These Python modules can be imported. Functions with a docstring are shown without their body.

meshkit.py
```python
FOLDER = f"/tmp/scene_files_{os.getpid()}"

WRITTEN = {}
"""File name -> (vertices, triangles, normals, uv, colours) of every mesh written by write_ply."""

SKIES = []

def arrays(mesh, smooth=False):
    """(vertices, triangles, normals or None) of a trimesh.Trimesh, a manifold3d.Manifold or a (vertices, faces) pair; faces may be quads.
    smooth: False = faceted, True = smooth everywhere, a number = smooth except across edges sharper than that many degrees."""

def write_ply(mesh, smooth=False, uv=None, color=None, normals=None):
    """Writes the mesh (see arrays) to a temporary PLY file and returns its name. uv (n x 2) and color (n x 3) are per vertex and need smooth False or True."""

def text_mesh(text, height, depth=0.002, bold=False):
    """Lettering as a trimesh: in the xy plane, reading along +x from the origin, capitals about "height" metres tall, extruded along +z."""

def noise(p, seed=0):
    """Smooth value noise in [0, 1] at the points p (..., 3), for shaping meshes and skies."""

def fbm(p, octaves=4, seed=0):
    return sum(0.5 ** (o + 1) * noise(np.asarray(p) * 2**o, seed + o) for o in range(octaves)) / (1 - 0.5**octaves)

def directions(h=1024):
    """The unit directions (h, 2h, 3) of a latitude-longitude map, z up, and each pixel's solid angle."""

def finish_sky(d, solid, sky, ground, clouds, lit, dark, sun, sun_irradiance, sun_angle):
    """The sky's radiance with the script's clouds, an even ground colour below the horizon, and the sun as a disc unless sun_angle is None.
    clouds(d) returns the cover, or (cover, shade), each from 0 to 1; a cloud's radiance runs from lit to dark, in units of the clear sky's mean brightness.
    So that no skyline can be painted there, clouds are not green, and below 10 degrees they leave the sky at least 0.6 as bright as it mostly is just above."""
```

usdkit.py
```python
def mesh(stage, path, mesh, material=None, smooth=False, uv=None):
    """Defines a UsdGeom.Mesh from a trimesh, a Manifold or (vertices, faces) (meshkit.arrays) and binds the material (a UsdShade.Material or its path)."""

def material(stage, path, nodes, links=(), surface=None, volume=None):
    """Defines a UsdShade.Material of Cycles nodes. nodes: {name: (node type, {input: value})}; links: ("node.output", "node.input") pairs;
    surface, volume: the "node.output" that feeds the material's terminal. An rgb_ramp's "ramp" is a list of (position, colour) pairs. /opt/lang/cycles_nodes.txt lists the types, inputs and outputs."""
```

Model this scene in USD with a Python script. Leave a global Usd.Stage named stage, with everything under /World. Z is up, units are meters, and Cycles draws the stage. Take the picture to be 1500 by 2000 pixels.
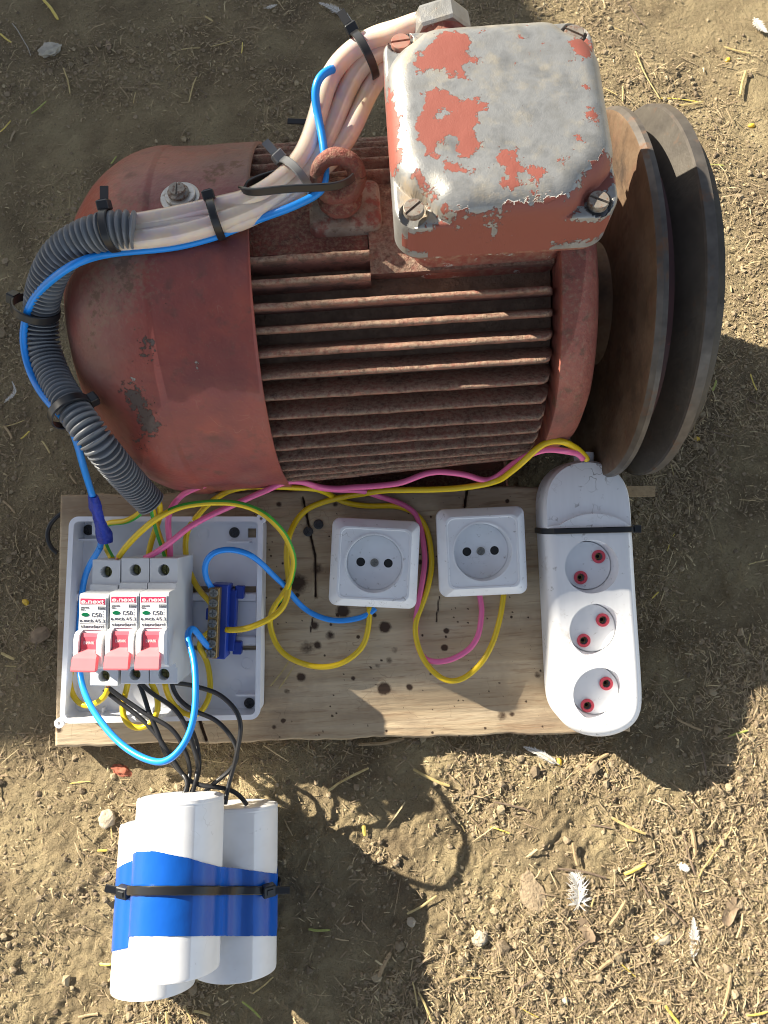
import math, random
import numpy as np, trimesh, usdkit, meshkit
from scipy.interpolate import CubicSpline
from shapely.geometry import Polygon, Point, box as sbox
from shapely import affinity
from pxr import Usd, UsdGeom, UsdLux, UsdShade, Gf, Sdf, Vt

# ------------------------------------------------------------------ camera, sky, sun, exposure
stage = Usd.Stage.CreateInMemory()
UsdGeom.SetStageUpAxis(stage, 'Z'); UsdGeom.SetStageMetersPerUnit(stage, 1.0)
UsdGeom.Xform.Define(stage, '/World'); UsdGeom.Scope.Define(stage, '/World/Looks')
rng = np.random.default_rng(7); random.seed(7)
CR = np.array([[0.99814371, 0.06041528, 0.00769006], [-0.05655104, 0.96627751, -0.25121655], [-0.02260805, 0.25031534, 0.96790036]])
CR = np.stack([CR[:, 0] / np.linalg.norm(CR[:, 0]), CR[:, 1] / np.linalg.norm(CR[:, 1]), CR[:, 2] / np.linalg.norm(CR[:, 2])], 1)
C = np.array([-.1026, -.2501, .5609]); F = 1413.05
cam = UsdGeom.Camera.Define(stage, '/World/camera')
m4 = Gf.Matrix4d(*[float(x) for x in np.vstack([np.hstack([CR.T, np.zeros((3, 1))]), np.append(C, 1)]).ravel()])
cam.AddTransformOp().Set(m4)
cam.CreateHorizontalApertureAttr(36.0); cam.CreateFocalLengthAttr(36.0 * F / 1500); cam.CreateClippingRangeAttr((0.02, 1000.0))
cam.CreateExposureAttr(1.6)
SUN_EL, SUN_AZ = math.radians(31), math.radians(-33)          # light travels towards SUN_AZ
to_sun = np.array([-math.cos(SUN_AZ) * math.cos(SUN_EL), -math.sin(SUN_AZ) * math.cos(SUN_EL), math.sin(SUN_EL)])
usdkit.material(stage, '/World/Looks/sky_light', {
    's': ('sky_texture', {'sky_type': 'single_scattering', 'sun_disc': False, 'sun_elevation': SUN_EL, 'sun_rotation': math.atan2(to_sun[0], to_sun[1])}),
    'h': ('hsv', {'saturation': .70}), 'w': ('mix_color', {'blend_type': 'multiply', 'fac': 1.0, 'b': (1.04, 1.0, .94)}),
    'b': ('background_shader', {'strength': 0.057})}, [('s.color', 'h.color'), ('h.color', 'w.a'), ('w.result', 'b.color')], surface='b.background')
dome = UsdLux.DomeLight.Define(stage, '/World/sky')
UsdShade.MaterialBindingAPI.Apply(dome.GetPrim()).Bind(UsdShade.Material.Get(stage, '/World/Looks/sky_light'))
dome.GetPrim().SetCustomDataByKey('kind', 'structure')
sun = UsdLux.DistantLight.Define(stage, '/World/sun')
sun.CreateIntensityAttr(1.25); sun.CreateAngleAttr(0.53); sun.CreateNormalizeAttr(True); sun.CreateColorAttr(Gf.Vec3f(1, .92, .77))
zax = to_sun; xax = np.cross([0, 0, 1], zax); xax /= np.linalg.norm(xax); yax = np.cross(zax, xax)
sun.AddTransformOp().Set(Gf.Matrix4d(*[float(x) for x in np.vstack([np.append(xax, 0), np.append(yax, 0), np.append(zax, 0), [0, 0, 0, 1]]).ravel()]))

# ------------------------------------------------------------------ helpers
H = .12                                                            # height of the motor's axis (along x, at y = 0)
BD = .52                                                           # the plank's top face lies this far in front of the lens
def ray(px, py): return CR @ np.array([(px - 750) / F, -(py - 1000) / F, -1.0])
def Z(px, py, z=0.0): d = ray(px, py); return C + d * (z - C[2]) / d[2]
def D(px, py, d): return C + ray(px, py) * d
def B(px, py, h=0.0): return C + ray(px, py) * (BD - h)            # a point h above the plank
def RR(px, py, R):                                                 # a point R from the motor's axis
    d = ray(px, py); a = d[1]**2 + d[2]**2; b = 2 * (C[1] * d[1] + (C[2] - H) * d[2]); c = C[1]**2 + (C[2] - H)**2 - R * R
    t = (-b - math.sqrt(max(b * b - 4 * a * c, 0))) / 2 / a
    return C + d * t
def proj(P):
    q = (np.atleast_2d(P) - C) @ CR
    return np.stack([750 + F * q[:, 0] / -q[:, 2], 1000 - F * q[:, 1] / -q[:, 2]], 1)
BO = C - CR[:, 2] * BD                                             # origin of the plank's own axes: X along it, Y up it, Z out of it
def bw(v): return BO + np.asarray(v, float) @ CR.T
def loc(px, py, h=0.0): return np.array([(px - 750) / F * (BD - h), -(py - 1000) / F * (BD - h), h])

used = {}
def unique(parent, name):
    k = used.get((parent, name), -1) + 1; used[(parent, name)] = k
    return parent + '/' + (name if k == 0 else f'{name}_{k:03d}')
def settag(p, label=None, cat=None, group=None, kind=None):
    for k, v in (('label', label), ('category', cat), ('group', group), ('kind', kind)):
        if v: p.SetCustomDataByKey(k, v)
class T:                                                           # a thing or part: path and world origin
    def __init__(s, path, o): s.path, s.o = path, np.asarray(o, float)
def thing(name, label, cat, o, group=None, kind=None):
    path = unique('/World', name); x = UsdGeom.Xform.Define(stage, path)
    x.AddTranslateOp().Set(Gf.Vec3d(*map(float, o))); settag(x.GetPrim(), label, cat, group, kind)
    return T(path, o)
def mesh_at(path, g, mat, smooth, o, pv=None, flat=False):
    if isinstance(g, tuple): v, f = np.asarray(g[0], float), np.asarray(g[1], int)
    else: v, f = np.asarray(g.vertices, float), np.asarray(g.faces, int)
    if pv: sm = not flat
    else: sm = smooth
    mm = usdkit.mesh(stage, path, trimesh.Trimesh(v - o, f, process=False), mat, smooth=sm)
    if pv:
        for k, a in pv.items():
            UsdGeom.PrimvarsAPI(mm).CreatePrimvar(k, Sdf.ValueTypeNames.FloatArray, 'vertex').Set(Vt.FloatArray.FromNumpy(np.asarray(a, np.float32)))
    return mm
def part(par, name, g, mat, smooth=30, pv=None, label=None, kind=None):    # a mesh under a thing or a part; g is in world space
    path = unique(par.path, name); mm = mesh_at(path, g, mat, smooth, par.o, pv)
    if label: mm.GetPrim().SetCustomDataByKey('label', label)
    if kind: mm.GetPrim().SetCustomDataByKey('kind', kind)
    return T(path, par.o)
def single(name, g, mat, label, cat, o=None, smooth=30, group=None, kind=None, pv=None):
    v = np.asarray(g[0] if isinstance(g, tuple) else g.vertices)
    o = np.array([v[:, 0].mean(), v[:, 1].mean(), v[:, 2].min()]) if o is None else np.asarray(o, float)
    path = unique('/World', name); mm = mesh_at(path, g, mat, smooth, o, pv)
    mm.AddTranslateOp().Set(Gf.Vec3d(*map(float, o))); settag(mm.GetPrim(), label, cat, group, kind)
    return T(path, o)
def structure(name, g, mat, smooth=True, kind='structure', pv=None):
    mm = mesh_at(unique('/World', name), g, mat, smooth, np.zeros(3), pv, True); settag(mm.GetPrim(), kind=kind); return mm

def cat(ms):
    V, Fc, n = [], [], 0
    for m in ms:
        v, f = (m if isinstance(m, tuple) else (m.vertices, m.faces)); v = np.asarray(v); f = np.asarray(f)
        if f.shape[1] == 4: f = np.vstack([f[:, [0, 1, 2]], f[:, [0, 2, 3]]])
        V.append(v); Fc.append(f + n); n += len(v)
    return np.vstack(V), np.vstack(Fc)
def xf(m, fn):
    v, f = (m if isinstance(m, tuple) else (m.vertices, m.faces)); return fn(np.asarray(v)), np.asarray(f)
def spline(P, step=.0025):
    P = np.asarray(P, float); t = np.append(0, np.cumsum(np.sqrt(np.linalg.norm(np.diff(P, axis=0), axis=1)) + 1e-6))
    cs = CubicSpline(t, P); L = np.linalg.norm(np.diff(P, axis=0), axis=1).sum(); n = max(int(L / step), 6)
    q = cs(np.linspace(0, t[-1], n * 4)); s = np.append(0, np.cumsum(np.linalg.norm(np.diff(q, axis=0), axis=1)))
    u = np.linspace(0, s[-1], n); return np.stack([np.interp(u, s, q[:, k]) for k in range(3)], 1)
def frames(P, up=None):
    Tn = np.gradient(P, axis=0); Tn /= np.linalg.norm(Tn, axis=1, keepdims=True) + 1e-12
    N = np.zeros_like(P); a = np.array([0, 0, 1.0]) if up is None else np.asarray(up, float)
    for i in range(len(P)):
        a = a - Tn[i] * (a @ Tn[i])
        if np.linalg.norm(a) < 1e-6: a = np.array([.3, 1, .2]); a = a - Tn[i] * (a @ Tn[i])
        a = a / np.linalg.norm(a); N[i] = a
    return Tn, N, np.cross(Tn, N)
def tube(P, r, n=10, a0=0, a1=2 * math.pi, up=None, flat=1.0):
    P = np.asarray(P, float); Tn, N, Bn = frames(P, up); r = np.broadcast_to(r, len(P))
    full = a1 - a0 > 6.28
    a = np.linspace(a0, a1, n, endpoint=not full)
    V = P[:, None] + r[:, None, None] * (np.cos(a)[None, :, None] * N[:, None] * flat + np.sin(a)[None, :, None] * Bn[:, None])
    m = len(P); idx = np.arange(m * n).reshape(m, n); f = []
    k = n if full else n - 1; j = np.arange(k); jn = (j + 1) % n
    q = np.stack([idx[:-1][:, j], idx[:-1][:, jn], idx[1:][:, jn], idx[1:][:, j]], -1).reshape(-1, 4)
    f = np.vstack([q[:, [0, 1, 2]], q[:, [0, 2, 3]]]); V = V.reshape(-1, 3)
    if full:
        V = np.vstack([V, P[:1], P[-1:]]); c0, c1 = len(V) - 2, len(V) - 1
        f = np.vstack([f, np.stack([np.full(n, c0), idx[0][jn], idx[0][j]], 1), np.stack([np.full(n, c1), idx[-1][j], idx[-1][jn]], 1)])
    return V, f
def ribbon(P, w, t, up):                                           # flat strap; up: outward normals (one or per point)
    P = np.asarray(P, float); Tn = np.gradient(P, axis=0); Tn /= np.linalg.norm(Tn, axis=1, keepdims=True) + 1e-12
    U = np.broadcast_to(np.asarray(up, float), P.shape); U = U - Tn * (U * Tn).sum(1, keepdims=True); U = U / (np.linalg.norm(U, axis=1, keepdims=True) + 1e-12)
    S = np.cross(Tn, U); pr = [(-w/2, 0), (w/2, 0), (w/2 , t*.7), (w/2*.8, t), (-w/2*.8, t), (-w/2, t*.7)]; n = len(pr)
    V = np.stack([P + S * a + U * b for a, b in pr], 1); m = len(P); idx = np.arange(m * n).reshape(m, n); j = np.arange(n); jn = (j + 1) % n
    q = np.stack([idx[:-1][:, j], idx[:-1][:, jn], idx[1:][:, jn], idx[1:][:, j]], -1).reshape(-1, 4)
    f = [q[:, [0, 1, 2]], q[:, [0, 2, 3]], np.array([[idx[0][0], idx[0][k + 1], idx[0][k]] for k in range(1, n - 1)] + [[idx[-1][0], idx[-1][k], idx[-1][k + 1]] for k in range(1, n - 1)])]
    f = np.vstack(f); return V.reshape(-1, 3), f[:, ::-1]
def rrect(w, h, r, n=6, cx=0, cy=0):
    p = []
    for k, (sx, sy) in enumerate(((1, 1), (-1, 1), (-1, -1), (1, -1))):
        for a in np.linspace(0, math.pi / 2, n) + k * math.pi / 2: p.append((cx + sx * (w/2 - r) + r * math.cos(a), cy + sy * (h/2 - r) + r * math.sin(a)))
    return np.array(p)
def circ(r, n=32, cx=0, cy=0): a = np.arange(n) / n * 2 * math.pi; return np.stack([cx + r * np.cos(a), cy + r * np.sin(a)], 1)
def loft(rings, cap0=True, cap1=True):                             # rings: (n x 2 points, z) or n x 3 arrays, counter-clockwise, upwards
    V = [np.column_stack([p[0], np.full(len(p[0]), p[1])]) if isinstance(p, tuple) else np.asarray(p) for p in rings]
    n = len(V[0]); m = len(V); f = []; j = np.arange(n); jn = (j + 1) % n
    for i in range(m - 1):
        f += [np.stack([i*n+j, i*n+jn, (i+1)*n+jn], 1), np.stack([i*n+j, (i+1)*n+jn, (i+1)*n+j], 1)]
    Vv = np.vstack(V)
    if cap0: Vv = np.vstack([Vv, V[0].mean(0)]); c = len(Vv) - 1; f.append(np.stack([np.full(n, c), jn, j], 1))
    if cap1: Vv = np.vstack([Vv, V[-1].mean(0)]); c = len(Vv) - 1; f.append(np.stack([np.full(n, c), (m-1)*n+j, (m-1)*n+jn], 1))
    return Vv, np.vstack(f)
def revolve_x(prof, n=120, y0=0.0, z0=None):                       # prof: (x, r) pairs, turned about the motor's axis
    prof = np.asarray(prof, float); z0 = H if z0 is None else z0; a = np.arange(n) / n * 2 * math.pi; m = len(prof)
    V = np.stack([np.repeat(prof[:, 0], n), y0 + (prof[:, 1][:, None] * np.cos(a)).ravel(), z0 + (prof[:, 1][:, None] * np.sin(a)).ravel()], 1)
    j = np.arange(n); jn = (j + 1) % n; f = []
    for i in range(m - 1): f += [np.stack([i*n+j, i*n+jn, (i+1)*n+jn], 1), np.stack([i*n+j, (i+1)*n+jn, (i+1)*n+j], 1)]
    return V, np.vstack(f)[:, ::-1]
def tm(g): return trimesh.Trimesh(np.asarray(g[0]), np.asarray(g[1]), process=True) if isinstance(g, tuple) else g
def boxm(sx, sy, sz, c): m = trimesh.creation.box([sx, sy, sz]); m.apply_translation(c); return m
def rbox(sx, sy, sz, c, r=.001, ch=.0006):                         # upright rounded, chamfered box: c is the centre of its base
    v, f = loft([(rrect(sx, sy, r), 0), (rrect(sx, sy, r), sz - ch), (rrect(sx - 2*ch, sy - 2*ch, max(r - ch, 1e-4)), sz)])
    return v + np.asarray(c), f
def disc(r, h, c, n=28, ch=.0003): v, f = loft([(circ(r, n), 0), (circ(r, n), h - ch), (circ(r - ch, n), h)]); return v + np.asarray(c), f
def ring(r0, r1, h, c, n=32):
    v, f = loft([(circ(r1, n), 0), (circ(r1, n), h), (circ(r0, n), h), (circ(r0, n), 0)], False, False); return v + np.asarray(c), f
def diff(a, bs): return trimesh.boolean.difference([tm(a)] + [tm(b) for b in bs], engine='manifold')
def frame_to(o, zdir, xdir=(1, 0, 0)):                             # maps local coordinates into a frame at o whose z is zdir
    z = np.asarray(zdir, float); z = z / np.linalg.norm(z); x = np.asarray(xdir, float); x = x - z * (x @ z); x /= np.linalg.norm(x); y = np.cross(z, x)
    A = np.stack([x, y, z], 1); return lambda v: np.asarray(o) + np.asarray(v) @ A.T
def fbm(p, o=4, seed=0): return meshkit.fbm(p, o, seed)
def inpoly(poly, P):
    poly = np.asarray(poly, float); x, y = P[:, 0], P[:, 1]; r = np.zeros(len(P), bool); j = len(poly) - 1
    for i in range(len(poly)):
        xi, yi = poly[i]; xj, yj = poly[j]
        r ^= ((yi > y) != (yj > y)) & (x < (xj - xi) * (y - yi) / (yj - yi + 1e-12) + xi); j = i
    return r

# ------------------------------------------------------------------ materials
def surf(name, cols, scale=60, detail=4, rough=.5, metallic=0, layers=(), bump=None, stretch=None, spec=.5, coat=0, sss=0, island=None, distortion=0, rot=None):
    """cols: ramp stops driven by noise of the given scale (1/m). layers: dicts col, noise=(scale, lo, hi[, detail]), attr, up=(lo, hi), rough, metallic.
    bump: list of (scale, detail, metres)."""
    N = {'g': ('geometry', {}), 'p': ('principled_bsdf', {'roughness': rough, 'metallic': metallic, 'specular_ior_level': spec, 'coat_weight': coat})}
    L = []; pos = 'g.position'
    if rot: N['vr'] = ('vector_rotate', {'rotate_type': 'z_axis', 'angle': rot}); L.append((pos, 'vr.vector')); pos = 'vr.vector'
    if stretch: N['mp'] = ('mapping', {'scale': stretch}); L.append((pos, 'mp.vector')); gpos = 'mp.vector'
    else: gpos = pos
    N['n'] = ('noise_texture', {'scale': scale, 'detail': detail, 'roughness': .6, 'distortion': distortion}); L.append((gpos, 'n.vector'))
    if len(cols) == 1: cols = [cols[0], cols[0]]
    N['r'] = ('rgb_ramp', {'ramp': [(0.3 + .4 * i / (len(cols) - 1), c) for i, c in enumerate(cols)]})
    L.append((('ia.fac' if island else 'n.fac'), 'r.fac'))
    if island: N['ia'] = ('attribute', {'attribute': 'tone'})
    if island: N['r'][1]['ramp'] = [(i / (len(cols) - 1), c) for i, c in enumerate(cols)]
    col, rg, mt = 'r.color', None, None
    for i, l in enumerate(layers):
        terms = []
        sc, lo, hi, *dd = l.get('noise', (400, .3, .7))
        N[f'ln{i}'] = ('noise_texture', {'scale': sc, 'detail': dd[0] if dd else 6, 'roughness': .65}); L.append((gpos if l.get('grain') else pos, f'ln{i}.vector'))
        if 'attr' in l:
            N[f'la{i}'] = ('attribute', {'attribute': l['attr']})
            N[f'lx{i}'] = ('math', {'math_type': 'multiply_add', 'value2': l.get('amp', .5), 'value3': -.5 * l.get('amp', .5)}); L.append((f'ln{i}.fac', f'lx{i}.value1'))
            N[f'ly{i}'] = ('math', {'math_type': 'add'}); L += [(f'la{i}.fac', f'ly{i}.value1'), (f'lx{i}.value', f'ly{i}.value2')]
            w = l.get('edge', .03)
            N[f'lm{i}'] = ('map_range', {'from_min': .5 - w, 'from_max': .5 + w, 'clamp': True}); L.append((f'ly{i}.value', f'lm{i}.value'))
        else:
            N[f'lm{i}'] = ('map_range', {'from_min': lo, 'from_max': hi, 'clamp': True}); L.append((f'ln{i}.fac', f'lm{i}.value'))
        m = f'lm{i}.result'
        if 'line' in l:                                            # thin contour lines, as hair scratches
            N[f'lz{i}'] = ('noise_texture', {'scale': l['line'][0], 'detail': 2, 'roughness': .5}); L.append((pos, f'lz{i}.vector'))
            N[f'lza{i}'] = ('math', {'math_type': 'subtract', 'value2': .5}); N[f'lzb{i}'] = ('math', {'math_type': 'absolute'}); N[f'lzc{i}'] = ('map_range', {'from_min': l['line'][1], 'from_max': 0, 'clamp': True}); N[f'lzd{i}'] = ('math', {'math_type': 'multiply'})
            L += [(f'lz{i}.fac', f'lza{i}.value1'), (f'lza{i}.value', f'lzb{i}.value1'), (f'lzb{i}.value', f'lzc{i}.value'), (m, f'lzd{i}.value1'), (f'lzc{i}.result', f'lzd{i}.value2')]; m = f'lzd{i}.value'
        if 'up' in l:
            N[f'ls{i}'] = ('separate_xyz', {}); L.append(('g.true_normal' if l.get('flat') else 'g.normal', f'ls{i}.vector'))
            N[f'lu{i}'] = ('map_range', {'from_min': l['up'][0], 'from_max': l['up'][1], 'clamp': True}); L.append((f'ls{i}.z', f'lu{i}.value'))
            N[f'lp{i}'] = ('math', {'math_type': 'multiply'}); L += [(m, f'lp{i}.value1'), (f'lu{i}.result', f'lp{i}.value2')]; m = f'lp{i}.value'
        if 'amount' in l:
            N[f'lq{i}'] = ('math', {'math_type': 'multiply', 'value2': l['amount']}); L.append((m, f'lq{i}.value1')); m = f'lq{i}.value'
        N[f'lc{i}'] = ('mix', {'color2': l['col']}); L += [(m, f'lc{i}.fac'), (col, f'lc{i}.color1')]; col = f'lc{i}.color'
        for key, cur, base in (('rough', rg, rough), ('metallic', mt, metallic)):
            if key in l:
                N[f'l{key[0]}f{i}'] = ('mix_float', {'a': base, 'b': l[key]}); L.append((m, f'l{key[0]}f{i}.fac'))
                if cur: L.append((cur, f'l{key[0]}f{i}.a'))
                if key == 'rough': rg = f'lrf{i}.result'
                else: mt = f'lmf{i}.result'
    L.append((col, 'p.base_color'))
    if rg: L.append((rg, 'p.roughness'))
    if mt: L.append((mt, 'p.metallic'))
    prev = None
    for i, l in enumerate(layers):
        if 'raise' in l:
            N[f'rz{i}'] = ('bump', {'distance': abs(l['raise']), 'strength': 1.0, 'invert': l['raise'] < 0}); L.append((f'lm{i}.result', f'rz{i}.height'))
            if prev: L.append((prev, f'rz{i}.normal'))
            prev = f'rz{i}.normal'
    for i, (sc, dt, dist) in enumerate(bump or ()):
        N[f'bn{i}'] = ('noise_texture', {'scale': sc, 'detail': dt, 'roughness': .6}); L.append((gpos if stretch else pos, f'bn{i}.vector'))
        N[f'bb{i}'] = ('bump', {'distance': dist, 'strength': 1.0}); L.append((f'bn{i}.fac', f'bb{i}.height'))
        if prev: L.append((prev, f'bb{i}.normal'))
        prev = f'bb{i}.normal'
    if prev: L.append((prev, 'p.normal'))
    if sss: N['p'][1].update({'subsurface_weight': sss, 'subsurface_scale': .002})
    return usdkit.material(stage, '/World/Looks/' + name, N, L, surface='p.BSDF')
grime = lambda a=.6, lo=.62, hi=.72, sc=260: {'col': (.16, .13, .10), 'noise': (sc, lo, hi, 8), 'amount': a, 'rough': .8}
RED, RUST, DUST = (.30, .062, .042), (.125, .062, .038), (.31, .22, .14)
M = {}
M['soil'] = surf('soil', [(.205, .155, .092), (.315, .247, .143), (.41, .33, .19)], 22, 8, .95, layers=[
    {'col': (.15, .11, .078), 'noise': (9, .5, .72), 'amount': .55}, {'col': (.44, .36, .23), 'noise': (700, .56, .72), 'amount': .6},
    {'col': (.13, .095, .065), 'noise': (480, .58, .7), 'amount': .6}], bump=[(260, 8, .006), (1100, 4, .0015)], spec=.15)
M['chaff'] = surf('chaff', [(.165, .117, .077), (.355, .275, .172), (.265, .20, .128), (.43, .34, .19), (.225, .162, .107), (.385, .295, .178), (.50, .41, .24)], rough=.8, island=True, spec=.2)
M['crumb'] = surf('crumb', [(.15, .115, .078), (.32, .25, .165), (.24, .19, .125), (.39, .32, .205)], rough=.95, island=True, spec=.1, bump=[(900, 4, .0008)])
M['straw'] = surf('straw', [(.36, .26, .10), (.50, .40, .18)], 300, 3, .6, stretch=None, layers=[{'col': (.2, .13, .06), 'noise': (500, .6, .7)}])
M['yellow_straw'] = surf('yellow_straw', [(.55, .42, .08), (.66, .52, .12)], 300, 3, .5)
M['tan_straw'] = surf('tan_straw', [(.30, .21, .11), (.40, .29, .16)], 400, 3, .7, layers=[{'col': (.14, .09, .05), 'noise': (600, .58, .66)}])
M['twig'] = surf('twig', [(.12, .08, .055), (.22, .16, .11)], 500, 3, .8)
M['green_straw'] = surf('green_straw', [(.22, .26, .05), (.36, .36, .10)], 300, 3, .6)
M['feather'] = usdkit.material(stage, '/World/Looks/feather', {'p': ('principled_bsdf', {'base_color': (.72, .70, .66), 'roughness': .7}), 't': ('translucent_bsdf', {'color': (.7, .68, .64)}), 'm': ('mix_closure', {'fac': .3})}, [('p.BSDF', 'm.closure1'), ('t.BSDF', 'm.closure2')], surface='m.closure')
M['stone'] = surf('stone', [(.36, .30, .22), (.46, .39, .29)], 200, 5, .9, bump=[(500, 5, .001)])
M['clod'] = surf('clod', [(.27, .205, .135), (.36, .28, .185)], 200, 5, .95, bump=[(300, 6, .002)], spec=.1)
M['pale_stone'] = surf('pale_stone', [(.36, .33, .27), (.48, .44, .37)], 200, 5, .9, bump=[(400, 5, .0008)])
M['brick_red'] = surf('brick_red', [(.30, .09, .05), (.36, .12, .07)], 200, 5, .9)
M['leaf'] = surf('dry_leaf', [(.20, .14, .088), (.28, .205, .13)], 200, 5, .8)
M['corn'] = surf('corn', [(.62, .38, .03), (.72, .48, .06)], 200, 3, .4)

M['red_cover'] = surf('red_cover', [(.135, .040, .038), (.235, .056, .043), (.33, .076, .047)], 14, 3, .42, layers=[
    {'col': (.36, .078, .045), 'noise': (30, .55, .75, 3), 'amount': .6},
    {'col': (.23, .15, .10), 'noise': (900, .60, .72, 4), 'up': (.1, .9), 'amount': .55, 'rough': .8},
    {'col': (.12, .055, .04), 'noise': (75, .55, .68, 8), 'amount': .65, 'rough': .7}, {'col': (.40, .24, .17), 'noise': (28, .58, .7, 3), 'line': (55, .006), 'amount': .35}, {'col': (.20, .14, .10), 'noise': (17, .5, .72, 8), 'amount': .45, 'rough': .7},
    {'col': (.24, .17, .11), 'attr': 'dusty', 'noise': (350, 0, 1, 8), 'amp': 1.0, 'edge': .15, 'amount': .75, 'rough': .85},
    {'col': (.155, .085, .055), 'attr': 'rusty', 'noise': (260, 0, 1, 9), 'amp': 2.4, 'edge': .12, 'rough': .85},
    {'col': (.085, .06, .05), 'attr': 'chip', 'noise': (320, 0, 1, 8), 'amp': 2.2, 'edge': .04, 'rough': .7, 'raise': -.0006},
    {'col': (.33, .31, .28), 'attr': 'bare', 'noise': (450, 0, 1, 8), 'amp': 1.4, 'edge': .05, 'rough': .5, 'raise': -.0004}],
    bump=[(60, 3, .0012), (700, 4, .0002)])
M['rusty'] = surf('rusty_red_cast', [(.10, .042, .032), (.19, .055, .040), (.26, .070, .045)], 40, 6, .75, layers=[
    {'col': RUST, 'noise': (160, .52, .62), 'amount': .75}, {'col': (.045, .032, .026), 'noise': (90, .58, .70), 'amount': .7},
    {'col': DUST, 'noise': (500, .45, .68, 8), 'up': (.25, .95), 'amount': .75}, {'col': (.33, .10, .065), 'noise': (240, .62, .7), 'amount': .6}],
    bump=[(350, 6, .0016), (1600, 3, .0005)])
M['fin'] = surf('fin_rust', [(.17, .082, .058), (.25, .105, .072), (.32, .125, .085)], 60, 6, .72, layers=[
    {'col': RUST, 'noise': (150, .50, .60), 'amount': .8}, {'col': (.05, .035, .028), 'noise': (70, .55, .68), 'amount': .7},
    {'col': (.38, .275, .19), 'noise': (420, .38, .62, 8), 'up': (-.1, .75), 'amount': .8}], bump=[(500, 6, .0012), (2000, 3, .0004)])
M['groove'] = surf('groove_dirt', [(.15, .105, .077), (.26, .185, .13)], 80, 6, .95, layers=[{'col': (.13, .09, .06), 'noise': (260, .5, .7), 'amount': .6}], bump=[(400, 6, .002)], spec=.1)
M['shield'] = surf('shield_red', [(.16, .055, .045), (.25, .072, .052), (.31, .10, .07)], 45, 6, .6, layers=[
    {'col': RUST, 'noise': (130, .55, .66), 'amount': .8}, {'col': DUST, 'noise': (420, .5, .7), 'up': (.1, .9), 'amount': .6}, {'col': (.06, .045, .04), 'noise': (800, .66, .72), 'amount': .8}], bump=[(300, 6, .001)])
M['lid'] = surf('worn_lid', [(.19, .19, .185), (.29, .29, .285), (.24, .235, .22)], 70, 7, .38, metallic=.5, layers=[
    {'col': (.27, .235, .175), 'noise': (110, .50, .70), 'amount': .6, 'rough': .6, 'metallic': .2},
    {'col': (.22, .21, .19), 'noise': (900, .62, .72), 'amount': .5},
    {'col': (.215, .060, .042), 'attr': 'paint', 'noise': (300, 0, 1, 9), 'amp': 2.6, 'edge': .03, 'rough': .6, 'metallic': 0, 'raise': .0005},
    {'col': (.215, .060, .042), 'noise': (140, .69, .70, 6), 'rough': .6, 'metallic': 0},
    {'col': (.33, .25, .16), 'attr': 'dusty', 'noise': (500, 0, 1, 8), 'amp': .9, 'edge': .2, 'amount': .8, 'rough': .9, 'metallic': 0}],
    bump=[(160, 4, .00022), (1500, 3, .00012)])
M['box_red'] = surf('box_red', [(.17, .048, .034), (.235, .062, .043)], 60, 4, .6, layers=[{'col': (.42, .41, .38), 'noise': (120, .60, .64), 'rough': .4, 'metallic': .4}, {'col': DUST, 'noise': (260, .45, .7), 'amount': .6, 'rough': .9}], bump=[(300, 5, .0008)])
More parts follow.
